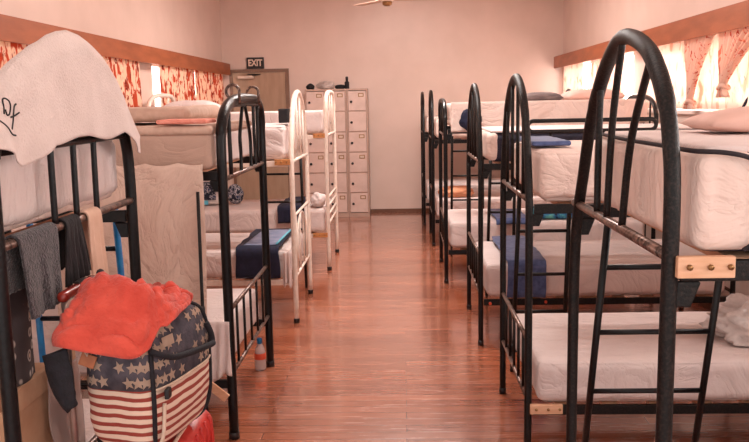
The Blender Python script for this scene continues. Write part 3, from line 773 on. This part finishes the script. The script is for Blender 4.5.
# bed 2 upper: flat blue cloth
o = obj('folded_cloth', soft_box(.565, .74, 3.62, 4.15, 1.392, 1.418, .012, .004, 8, 3, (10,16,2)), 'navy_blanket'); tag(o, 'flat folded blue cloth on the second arched bunk top mattress', 'cloth')
# bed 4 upper: navy blanket over the side, pillows
o = obj('hanging_jacket', lump((.575,7.0,1.43), (.085,.045,.085), .3, 2.2, 33, 4), 'navy_dark'); tag(o, 'dark navy jacket hanging beside the third arched bunk end, before the thick quilt', 'jacket')
def pillow(label, mat, *a, **k):
    return tag(obj('pillow', pillow_bm(*a, **k), mat), label, 'pillow', 'pillows')
pillow('dark grey striped pillow on the high thick quilt', 'grey_pillow', 1.08, 1.42, 7.3, 7.8, 1.580, 1.665, seed=2)
pillow('pale pink pillow on the high thick quilt beside the grey pillow', 'pillow_pink', 1.45, 1.95, 7.25, 7.8, 1.580, 1.685, seed=3)
pillow('pink pillow on the near arched bunk, below the knotted curtains', 'pillow_pink', .755, 1.30, 2.04, 2.30, 1.508, 1.575, seed=4)
pillow('turquoise and blue printed pillow on the square black bunk lower bed', 'turquoise', 1.16, 1.62, 7.15, 7.65, .552, .655, seed=5)
drape('blanket', 'blue blanket across the square black bunk lower bed', 'blanket', .80, 1.08, 7.068, 7.7, .566, .525, 'navy_blanket', seed=8)
o = obj('cloth_bundle', lump((.60,9.2,.58), (.2,.14,.07), .25, 2.4, 14, 4, -.045), 'orange_cloth'); tag(o, 'orange crumpled cloth on the fifth arched bunk lower bed', 'cloth')
# bag on the second lower bed
o = obj('plastic_bag', lump((1.60,3.74,.556), (.17,.13,.095), .6, 3.6, 17, 5, -.068), 'film_grey'); tag(o, 'crumpled grey-white plastic bag on the broad lower mattress seen through the ladder', 'bag')
# door side bedding
BL = drape('blanket', 'dark navy blanket over the side of the white arched bunk lower bed', 'blanket', -1.22, -.90, 5.80, 6.65, .566, .35, 'navy_dark', seed=12)
def lining(u, v):
    y = 5.86+.72*u; x = -1.17+.235*v+.02*u
    return (x, y, .583+.004*nz((x*9,y*9,0),1,2))
obj('lining', sheet(lining, 16, 10, .003), 'blue_grey', BL, label='blue-grey lining turned upwards')
obj('lining_edge', tube([(-.93,5.87,.590),(-.925,6.2,.590),(-.915,6.55,.590)], .008, 8), 'cyan', BL, label='pale blue edge')
drape('blanket', 'navy blanket on the white square-topped bunk lower bed', 'blanket', -1.20, -.98, 7.71, 8.5, .622, .47, 'navy_dark', seed=13)
o = obj('pillow', lump((-.83,7.95,.66), (.07,.16,.075), .2, 2, 19, 4, -.05), 'sheet'); tag(o, 'small white crumpled pillow at the foot of the white square-topped bunk', 'pillow', 'pillows')
o = obj('black_box', box(-.90, -.83, 5.98, 6.16, 1.462, 1.565, bev=.008), 'ink', None, False); tag(o, 'small black box on the white arched bunk top mattress', 'box')
pillow('white pillow by the red curtains on the white square-topped bunk', 'sheet', -2.36, -1.85, 7.95, 8.55, 1.536, 1.66, seed=8)
pillow('pale pillow by the window on the white arched bunk top', 'sheet', -2.36, -1.9, 5.95, 6.6, 1.460, 1.60, seed=9)
o = obj('doona', soft_box(-2.34, -1.02, 3.95, 4.72, 1.518, 1.605, .04, .022, 6, 60, (30,20,4)), 'tan'); tag(o, 'pale doona spread on the taupe mattress', 'bedding')
o = obj('folded_towel', soft_box(-1.12, -.885, 3.705, 3.92, 1.516, 1.541, .011, .004, 9, 61, (14,12,2)), 'pink_towel'); tag(o, 'pink folded towel on the taupe mattress edge', 'towel')
def tail1(u, v):
    x = -.882+.064*u; z = .545-.25*v-.02*math.sin(u*9)*v
    return (x, 5.80+.014*math.sin(u*14)*(.2+v), z)
obj('sheet_tail', sheet(tail1, 24, 14, .003), 'sheet', W1LOW)
# printed bag and bottle-like tote on the far lower bed
t = thing('tote_bag', 'white tote bag with a dark print and black top, beyond the hanging pink sheet', 'bag', (-1.95,8.2,.604))
obj('bag_body', soft_box(-2.07, -1.84, 8.12, 8.3, .604, .90, .04, .012, 8, 3, (10,8,10)), 'film_grey', t)
obj('bag_top', soft_box(-2.05, -1.86, 8.13, 8.29, .89, .99, .035, .01, 8, 4, (8,6,4)), 'ink', t)
obj('print', box(-2.0, -1.88, 8.113, 8.118, .66, .84), 'printed', t, False)
obj('corner_patch', box(-2.06, -1.96, 8.113, 8.118, .612, .655), 'cyan', t, False)
o = obj('printed_bag', lump((-1.70,8.2,.706), (.085,.07,.10), .12, 2, 23, 4, -.1), 'printed'); tag(o, 'small dark bag with a white pattern on the far white bunk', 'bag')

# hung pink sheet on the side of the second door-side bunk
def hung(u, v):
    x = -1.62+(-.905+1.62)*u; z = 1.345-(1.345-.50)*v
    if v > .5: x -= .03*(v-.5)*u
    y = 3.668 + .014*math.sin(u*23+1.5*math.sin(v*2))*(.25+.75*v) + .018*nz((x*6,0,z*1.5),1,5)
    return (x, y, z - .02*abs(math.sin(u*15))*(1-v)*.6)
t = thing('hanging_sheet', 'pink sheet hung as a curtain down the side of the square-topped black bunk', 'sheet', (-1.26,3.68,1.29))
obj('cloth', sheet(hung, 90, 40, .003), 'curtain_pink', t)
def hung_w(u, v):
    x = -.935+.115*u; z = .60-(.60-.33)*v
    return (x, 3.69+.012*math.sin(u*17+v*2)*(.2+v), z-.02*math.sin(u*6)*v)
obj('sheet_tail', sheet(hung_w, 24, 14, .003), 'sheet', L2LOW)
t = thing('thin_pole', 'thin black pole standing beside the edge of the hanging pink sheet', 'pole', (-.925,3.60,0))
obj('shaft', tube([(-.925,3.60,.002),(-.915,3.603,1.22)], .008, 8), 'black', t)
obj('collar', lathe([(.011,.66),(.014,.67),(.014,.69),(.011,.70)], -.9215, 3.601, 10), 'dark_plastic', t)

# bottle on the floor
t = thing('plastic_bottle', 'clear plastic bottle with a blue cap on the floor by the square bunk foot', 'bottle', (-.885,4.79,0))
obj('body', lathe([(.03,.002),(.034,.01),(.034,.10),(.030,.13),(.014,.165)], -.885, 4.79), 'bottle', t)
obj('label_band', lathe([(.035,.07),(.0355,.072),(.0355,.105),(.035,.107)], -.885, 4.79), 'red_dot', t, label='red label')
obj('cap', lathe([(.016,.166),(.017,.195),(.012,.2)], -.885, 4.79), 'blue_metal', t)

# cardboard tag hanging off the bed rail
t = thing('card_tag', 'brown cardboard tag dangling beside the black post above the red suitcase', 'tag', (-.87,3.62,.33))
bm = box(-.052, .052, -.004, .004, -.023, .023, bev=.002)
bmesh.ops.transform(bm, matrix=Matrix.Translation((-.872,3.625,.285)) @ Matrix.Rotation(math.radians(40),4,'Y') @ Matrix.Rotation(.25,4,'X'), verts=bm.verts)
obj('card', bm, 'wood_pale', t, False)
obj('string', tube([(-.900,3.61,.315),(-.895,3.60,.37),(-.908,3.60,.42)], .0015, 6), 'plate', t)

# ------------------------------------------------------------------ clothes on the near door-side bunk
def over_rail(label, name, cat, ya, yb, zf, zb, mat, seed, x=-.93, zr=1.285, rr=.021, slant=0.0, folds=5, th=.006, fan=0.0, front=0.0):
    lf, lb = zr-zf, zr-zb; tot = lf+lb+PI*rr
    def f(u, v):
        y = ya+(yb-ya)*u
        lfu = lf + slant*(u-.5)
        d = v*(lfu+lb+PI*rr)
        k = 0
        if d < lb: xx = x-rr; z = zr-lb+d; k = 1-d/lb; sg = -1
        elif d < lb+PI*rr: a = (d-lb)/rr; xx = x-rr*math.cos(a); z = zr+rr*math.sin(a); sg = 0
        else: dd = d-lb-PI*rr; xx = x+rr; z = zr-dd; k = dd/lfu; sg = 1
        w = .5+.5*math.sin(u*folds*2*PI+2*nz((u*4,0,0),1,seed))
        xx += max(sg,0)*(front*k + .014*k*w) + .004*sg*abs(nz((y*12,z*6,0),1,seed))
        return (xx, y + fan*(u-.5)*k*max(sg,0) + .006*nz((y*10,z*8,0),1,seed+1), z+.008*nz((u*9,0,3),1,seed)*k)
    return tag(obj(name, sheet(f, 44, 46, -th), mat), label, cat, 'clothes over the bunk end rail')
over_rail('charcoal fluffy towel over the bunk end rail, hanging lowest', 'towel', 'towel', 1.885, 2.100, 1.095, 1.16, 'towel_dark', 3, slant=.0, folds=2, fan=-.03)
over_rail('black ribbed garment over the bunk end rail between towel and beige cloth', 'garment', 'garment', 2.160, 2.258, 1.13, 1.16, 'cloth_black', 5, slant=-.01, folds=4, fan=.07)
over_rail('beige cloth over the bunk end rail beside the black garment', 'cloth', 'cloth', 2.318, 2.42, 1.06, 1.15, 'cloth_beige', 7, folds=2)

# white shirt draped over the arch
OUT = [(1.74,1.57),(1.86,1.645),(1.929,1.698),(1.973,1.722),(2.013,1.738),(2.054,1.755),(2.103,1.768),(2.165,1.790),(2.23,1.805),(2.30,1.814),(2.387,1.807),(2.446,1.794),(2.498,1.774),(2.55,1.741),(2.595,1.706),(2.633,1.668),(2.663,1.635),(2.70,1.595),(2.745,1.552),(2.80,1.50)]
def out_z(y):
    for (a, za), (b, zb) in zip(OUT, OUT[1:]):
        if a <= y <= b: return za+(zb-za)*(y-a)/(b-a)
    return OUT[0][1] if y < OUT[0][0] else OUT[-1][1]
FLP = arch_pts('dome', -.93, 1.815, 2.755, 1.745)
def shirt(u, v):
    y = 1.745+(2.79-1.745)*u
    zt = max(out_z(y), top_at(FLP, y)+.034 if 1.84 < y < 2.755 else 0)
    zt = out_z(y)
    hem = 1.512+.010*math.sin(u*17)+.012*nz((u*7,0,0),1,4)
    if u < .28: hem -= .05*(1-abs(u-.14)/.14)
    if u > .80: hem -= .055*min(1,(u-.80)/.1)
    hem = min(hem, zt-.01)
    lf = zt-hem; lb = max(.02, zt-1.52); rr = .031
    # back up, over the arch, front down
    q = v*2-1
    if q < 0:
        k = -q; x = -.93-rr-.01*k; z = zt-lb*k - 0*rr
    else:
        k = q; x = -.93+rr+.028*k**1.5; z = zt-lf*k
    if abs(q) < .16:
        c = abs(q)/.16; x = -.93+math.copysign(1,q)*rr*math.sin(c*PI/2); z = zt-(lf if q>0 else lb)*abs(q) 
    fold = .013*max(0,abs(q))*math.sin(u*26+2*math.sin(u*5))*(.3+.7*abs(u-.5)*2) + .012*nz((y*5,0,z*2),1,8)
    x += fold*(1 if q>0 else -.5)*min(1,abs(q)*2.5)
    if q > 0: y -= .07*max(0,(u-.72)/.28)*q
    if q > .16: x = max(x, -.9035)
    if q < -.16: x = min(x, -.9565)
    return (x, y+(.012*nz((y*4,z*8,q),1,2)), z)
t = thing('shirt', 'white shirt draped over the near bunk arch like a dome', 'shirt', (-.93,2.25,1.5))
sh = obj('cloth', sheet(shirt, 110, 70, 0), 'towel_white', t)
bm = bmesh.new(); bm.from_mesh(sh.data); bm.normal_update()
# printed script near the left hem
tree = BVHTree.FromBMesh(bm); bm.free()
def on_shirt(y, z, off=.002):
    p = Vector((-.5, y, z))-t.location
    h = tree.ray_cast(p, Vector((-1,0,0)))
    return (h[0]+Vector((off,0,0))+t.location) if h[0] else None
for st in ([(1.765,1.635),(1.79,1.66),(1.81,1.655),(1.795,1.63),(1.77,1.60),(1.755,1.59)], [(1.80,1.60),(1.815,1.635),(1.83,1.665)], [(1.83,1.59),(1.84,1.615),(1.855,1.625),(1.868,1.61),(1.86,1.59),(1.845,1.588),(1.84,1.60)],
           [(1.86,1.555),(1.875,1.575),(1.885,1.605),(1.895,1.612)], [(1.865,1.582),(1.885,1.585),(1.905,1.592)], [(1.80,1.575),(1.83,1.56),(1.85,1.545),(1.875,1.54)]):
    pts = [on_shirt(y, z) for y, z in [(p.x, p.y) for p in smooth_pts([(a,b,0) for a,b in st], 4)]]
    pts = [p for p in pts if p is not None]
    if len(pts) > 2: obj('script_print', tube(pts, .0022, 6), 'ink', t)
md = sh.modifiers.new('thick', 'SOLIDIFY'); md.thickness = .003; md.offset = 0

# lower-left clutter: printed cloth, box, film
def med(u, v):
    y = 1.875+.20*u; z = 1.205-.30*v
    return (-.985+.006*math.sin(u*9+v*2)+.008*nz((y*6,z*4,0),1,3), y, z)
o = obj('printed_cloth', sheet(med, 24, 24, .004), 'medallion'); tag(o, 'dark cloth printed with pale round medallions, hanging under the near bunk', 'cloth')
o = None
bm = bmesh.new()
add_box(bm, -1.32, -.975, 1.90, 2.30, .604, .86, bev=.003)
t = thing('cardboard_box', 'brown cardboard box on the lower bed beside the black post', 'box', (-1.15,2.1,.604))
obj('carton', bm, 'card', t, False)
bm = box(-.985, -.97, 1.90, 2.30, .845, .905, bev=.002)
obj('flap', bm, 'card', t, False)
def film(u, v):
    y = 2.06+.20*u; z = .62+.27*v
    return (-.945-.012*abs(nz((y*16,z*12,0),1,5))-.02*nz((y*5,z*5,1),1,6)*.4, y+.02*nz((y*3,z*9,0),1,9), z)
tag(obj('plastic_bag', sheet(film, 24, 24, .0015), 'film'), 'clear plastic bag hanging in front of the cardboard box', 'bag')

# ------------------------------------------------------------------ suitcase, backpack, coral towel
PH = math.radians(-13)
t = thing('suitcase', 'red upright suitcase with white zip, carrying the flag backpack', 'suitcase', (-.715,2.16,0))
def rot(bm, c, a): bmesh.ops.transform(bm, matrix=Matrix.Translation(c) @ Matrix.Rotation(a,4,'Z') @ Matrix.Translation(-Vector(c)), verts=bm.verts)
SC = Vector((-.715,2.16,0))
shell = soft_box(-.835, -.580, 1.965, 2.37, .045, .708, .05, 0, n=(8,16,20))
obj('shell', shell, 'red_shell', t)
zp = []
for k in range(40):
    a = 2*PI*k/40; ce = math.copysign(abs(math.cos(a))**.32, math.cos(a)); se = math.copysign(abs(math.sin(a))**.32, math.sin(a))
    zp.append((-.622, 2.1675+.204*ce, .3765+.333*se))
obj('zip', tube(zp, .0055, 8, True), 'star', t, label='white zip')
for k in range(7):
    y = 2.02+.047*k
    obj('shell_rib', tube(smooth_pts([(-.578,y,.10),(-.577,y,.4),(-.578,y,.63),(-.588,y,.690)], 4), .006, 8), 'red_shell', t)
for yy in (2.02, 2.215):
    obj('trolley_rod', tube([(-.871,yy,.60),(-.871,yy,1.112)], .0085, 10), 'steel', t)
    obj('rod_mount', box(-.885, -.837, yy-.016, yy+.016, .585, .705, bev=.004), 'dark_plastic', t, False)
g = obj('trolley_grip', soft_box(-.885, -.857, 2.0, 2.225, 1.110, 1.138, .012, n=(3,10,3)), 'red_gloss', t, label='glossy red grip')
obj('grip_button', box(-.877, -.863, 2.10, 2.16, 1.1382, 1.144, bev=.002), 'dark_plastic', g, False)
for xx in (-.80, -.63):
    for yy in (2.0, 2.32):
        bm = tube([(xx-.012,yy,.024),(xx+.012,yy,.024)], .022, 14); obj('wheel', bm, 'dark_plastic', t)
        obj('wheel_fork', box(xx-.008, xx+.008, yy-.01, yy+.01, .043, .06), 'dark_plastic', t, False)

BC = Vector((-.693, 2.130, .888)); BA, BB, BH = .108, .178, .174
def spow(v, e): return math.copysign(abs(v)**e, v)
def bagp(th, ph, off=0.0, ex=.42, a=BA, b=BB, h=BH):
    c, s = spow(math.cos(ph), ex), spow(math.sin(ph), ex)
    x = (a+off)*c*spow(math.cos(th), .5); y = (b+off)*c*spow(math.sin(th), .5); z = (h+off)*s
    bul = 1+.07*math.sin(max(0,min(1,(z/h+1)/2))*PI)
    x *= bul
    return BC + Vector((x*math.cos(PH)-y*math.sin(PH), x*math.sin(PH)+y*math.cos(PH), z))
def bag_skin(lo, hi, off=0.0, nt=72, npn=18, cap=None):
    bm = bmesh.new(); rings = []
    for j in range(npn+1):
        ph = lo+(hi-lo)*j/npn
        rings.append([bm.verts.new(bagp(2*PI*i/nt, ph, off) + Vector((0,0,0))) for i in range(nt)])
    for A, B in zip(rings, rings[1:]):
        for i in range(nt): bm.faces.new((A[i], A[(i+1)%nt], B[(i+1)%nt], B[i]))
    if cap in ('bot','both'): bm.faces.new(rings[0][::-1])
    if cap in ('top','both'): bm.faces.new(rings[-1])
    for v in bm.verts:
        n = (v.co-BC); n.z = 0
        if n.length > 1e-4:
            n.normalize(); v.co += n*(.006*nz(v.co, 9, 4)+.005*nz((v.co.x*8, v.co.y*8, v.co.z*30), 1, 6))
    return bm
t = thing('backpack', 'stars and stripes canvas backpack sitting on the red suitcase', 'backpack', (BC.x, BC.y, .712))
PS = 0.0003   # where navy meets the stripes
bag_low = bag_skin(-PI/2*.98, PS, 0, npn=22, cap='both'); obj('striped_body', bag_low, 'stripes', t)
top = bag_skin(PS, PI/2*.98, .0, npn=18, cap='both'); tree_bm = top.copy()
obj('navy_top', top, 'flag_navy', t)
tree_bm.normal_update(); BT = BVHTree.FromBMesh(tree_bm); tree_bm.free()
# stars on the navy canvas
for row in range(5):
    z = .915+.040*row
    for k in range(30):
        th = -PI*0.78 + k*.20 + (.10 if row % 2 else 0)
        if th > 1.0: break
        ph = math.asin(min(.985, spow((z-BC.z)/BH, 1/.42) if z > BC.z else 0))
        if (z-BC.z)/BH > .93: continue
        c0 = bagp(th, ph); c1 = bagp(th+.03, ph)
        loc, nrm, _, _ = BT.find_nearest(c0)
        if loc is None: continue
        tx = Vector((0,0,1)).cross(nrm).normalized(); ty = nrm.cross(tx)
        bm = bmesh.new(); ra = .0175+.002*nz(c0,30,1); a0 = random.uniform(0, .5); vs = []
        for q in range(10):
            rr = ra if q % 2 == 0 else ra*.45; a = PI/2+2*PI*q/10+a0
            p = loc+tx*rr*math.cos(a)+ty*rr*math.sin(a); l2, n2, _, _ = BT.find_nearest(p)
            vs.append(bm.verts.new(l2+n2*.0012))
        cv = bm.verts.new(loc+nrm*.0014)
        for q in range(10): bm.faces.new((vs[q], vs[(q+1)%10], cv))
        bmesh.ops.solidify(bm, geom=bm.faces[:], thickness=.0004)
        obj('star_print', bm, 'star', t, False)
def seam(th0, th1, p0, p1, r, m, off=.002, nm='piping', nseg=24, lab=None):
    return obj(nm, tube([bagp(th0+(th1-th0)*q, p0+(p1-p0)*q, off) for q in [i/nseg for i in range(nseg+1)]], r, 8), m, t, label=lab)
seam(-.84, -.84, -1.2, 1.2, .006, 'strap', lab='dark seam piping')
seam(.75, .75, -1.2, 1.2, .006, 'strap', lab='dark seam piping')
seam(-.84, .75, PS, PS, .003, 'star', nm='trim_line')
# front grab strap loop, label patch, side strap and buckle, leather tag
lp = [bagp(-.85,.30,.006), bagp(-.6,.2,.016), bagp(-.2,.11,.02), bagp(.2,.05,.02), bagp(.42,.05,.014), bagp(.46,.12,.012), bagp(.40,.30,.008)]
obj('grab_strap', tube(smooth_pts(lp, 5), .0085, 8), 'strap', t, label='black grab strap loop')
loc = bagp(-.30,.40,.003); l2, n2, _, _ = BT.find_nearest(loc); tx = Vector((0,0,1)).cross(n2).normalized(); ty = n2.cross(tx)
bm = bmesh.new(); vs = [bm.verts.new(l2+n2*.006+tx*a+ty*b) for a, b in ((-.024,-.013),(.024,-.013),(.024,.013),(-.024,.013))]; bm.faces.new(vs); bmesh.ops.solidify(bm, geom=bm.faces[:], thickness=.004)
obj('label_patch', bm, 'star', t, False)
obj('side_strap', tube(smooth_pts([bagp(-.55,-.02,.006), bagp(-.62,-.35,.010), bagp(-.8,-.65,.012), bagp(-.95,-.85,.010)], 6), .005, 8), 'star', t, label='cream compression strap')
c = bagp(-.5,.0,.012); obj('buckle', box(c.x-.004, c.x+.008, c.y-.014, c.y+.014, c.z-.02, c.z+.006, bev=.003), 'dark_plastic', t, False)
c = bagp(-1.9,.16,.006)
bm = box(-.020, .020, -.002, .002, -.016, .016, bev=.0015); bmesh.ops.transform(bm, matrix=Matrix.Translation(c+Vector((0,-.008,0))) @ Matrix.Rotation(.35,4,'Y') @ Matrix.Rotation(-.2,4,'X'), verts=bm.verts)
lt = obj('leather_tag', bm, 'leather', t, False)
for dx in (-.008, .006):
    obj('tag_cord', tube([c+Vector((0,-.010,.012)), c+Vector((dx,-.012,.03)), c+Vector((dx*2.2,-.010,.06))], .0015, 6), 'plate', lt)
SP = smooth_pts([(-.867,1.943,1.005),(-.864,1.943,.975),(-.856,1.942,.94),(-.846,1.940,.895),(-.837,1.938,.86)], 6)
def strap(u, v):
    fi = v*(len(SP)-1); k0 = min(int(fi), len(SP)-2); c = SP[k0].lerp(SP[k0+1], fi-k0); w = .027*(1-max(0,(v-.55)/.45)**1.3*.85)
    return (c.x+(u-.5)*2*w, c.y-.008*math.sin(u*PI)-.004*nz((u*4,v*6,0),1,2), c.z+(u-.5)*.02)
obj('shoulder_strap', sheet(strap, 8, 30, .012), 'strap', t, label='black padded shoulder strap')

obj('carry_strap', tube(smooth_pts([(-.838,2.19,1.150),(-.828,2.165,1.150),(-.820,2.12,1.128),(-.832,2.075,1.105)], 5), .011, 8), 'strap', t, label='black webbing by the red grip')
# coral towel over the top of the backpack
def coral(u, v):
    th = -PI + 2*PI*u
    d = lambda a, w: math.exp(-((math.atan2(math.sin(th-a), math.cos(th-a)))/w)**2)
    zh = 1.006 - .026*d(-1.3,.45) - .022*d(-2.2,.7) + .05*d(.35,.75) + .018*d(-.62,.22)
    ph0 = math.asin(min(.97, ((zh-BC.z)/BH)**(1/.42)))
    ph = ph0+(PI/2*.995-ph0)*v
    lobe = .020 + .048*d(-2.05,.6)*(1-v*.5) + .006*d(.2,.6) - .008*d(-.75,.16)*(1-v*.5)
    lobe -= .006*d(PI,.5)
    p = bagp(th, ph, max(.02, lobe+.026*(abs(nz((th*2.2,v*3,0),1.4,3))-.1)))
    q = p-BC; lx = q.x*math.cos(PH)+q.y*math.sin(PH); ly = -q.x*math.sin(PH)+q.y*math.cos(PH); lz = q.z
    if ly > 0: ly *= 1-.60*min(1, ly/.16)
    r4 = (abs(lx)/(BA*1.07))**4+(abs(ly)/BB)**4
    if r4 < 1.6:
        zt = BH*max(0, 1-min(r4,1)**1.19)**(1/4.76)
        if r4 < 1: lz = max(lz, zt+.018)
        g = lambda c, w: math.exp(-((ly-c)/w)**2)
        e = max(0, 1-(abs(lx)/.16)**2)*min(1, v*1.6)
        lz += e*(.066*g(-.12,.060)+.006*g(.045,.03)-.016*g(-.02,.02)+.016*nz((lx*16,ly*16,1),1,5)+.012*abs(math.sin(ly*45+lx*60+2*nz((lx*9,ly*9,3),1,2))))
        if r4 < 1: lz = max(lz, zt+.018)
    p = BC+Vector((lx*math.cos(PH)-ly*math.sin(PH), lx*math.sin(PH)+ly*math.cos(PH), lz))
    if p.y > 1.955: p.x = max(p.x, -.838)
    return p
def coral_bm():
    bm = bmesh.new(); nu, nv = 96, 34
    g = [[bm.verts.new(coral(i/nu, j/nv)) for j in range(nv)] for i in range(nu)]
    for i in range(nu):
        for j in range(nv-1): bm.faces.new((g[i][j], g[(i+1)%nu][j], g[(i+1)%nu][j+1], g[i][j+1]))
    bm.faces.new([g[i][nv-1] for i in range(nu)])
    bm.normal_update(); 
    return bm
o = obj('towel', coral_bm(), 'coral'); tag(o, 'coral red towel heaped over the top of the flag backpack', 'towel')
md = o.modifiers.new('thick', 'SOLIDIFY'); md.thickness = .008; md.offset = 1

# ------------------------------------------------------------------ light, camera, view
w = bpy.data.worlds.new('World'); S.world = w; w.use_nodes = True
w.node_tree.nodes['Background'].inputs['Color'].default_value = (1,.93,.90,1)
w.node_tree.nodes['Background'].inputs['Strength'].default_value = 1.5
def area(name, loc, size, sy, power, col, rotm):
    l = bpy.data.lights.new(name, 'AREA'); l.shape = 'RECTANGLE'; l.size = size; l.size_y = sy; l.energy = power; l.color = col
    o = bpy.data.objects.new(name, l); COL.objects.link(o); o.location = loc; o.rotation_euler = rotm; return o
# unseen fill lights added below the ceiling to brighten the room, without fittings
for yy, pw in ((2.4, 12), (5.6, 70), (8.6, 112)):
    area('overhead_fill_light', (.0, yy, ZC-.02), 1.2, .3, pw, (1,.92,.87), (0,0,0))

R = Vector((0.99925382, 0.03316778, -0.0197916)); U = Vector((0.01481337, 0.14412908, 0.98944801)); F = Vector((-0.03567034, 0.98900289, -0.14353021))
cam = bpy.data.cameras.new('camera'); co = bpy.data.objects.new('camera', cam); COL.objects.link(co)
cam.sensor_width = 36; cam.lens = 820*36/749; cam.clip_start = .05
m = Matrix.Identity(4)
for i in range(3): m[i][0] = R[i]; m[i][1] = U[i]; m[i][2] = -F[i]
m.translation = Vector((0,0,1.6)); co.matrix_world = m
S.camera = co
S.view_settings.view_transform = 'Standard'; S.view_settings.look = 'None'; S.view_settings.gamma = 1
S.view_settings.use_curve_mapping = False; S.view_settings.exposure = 0.07
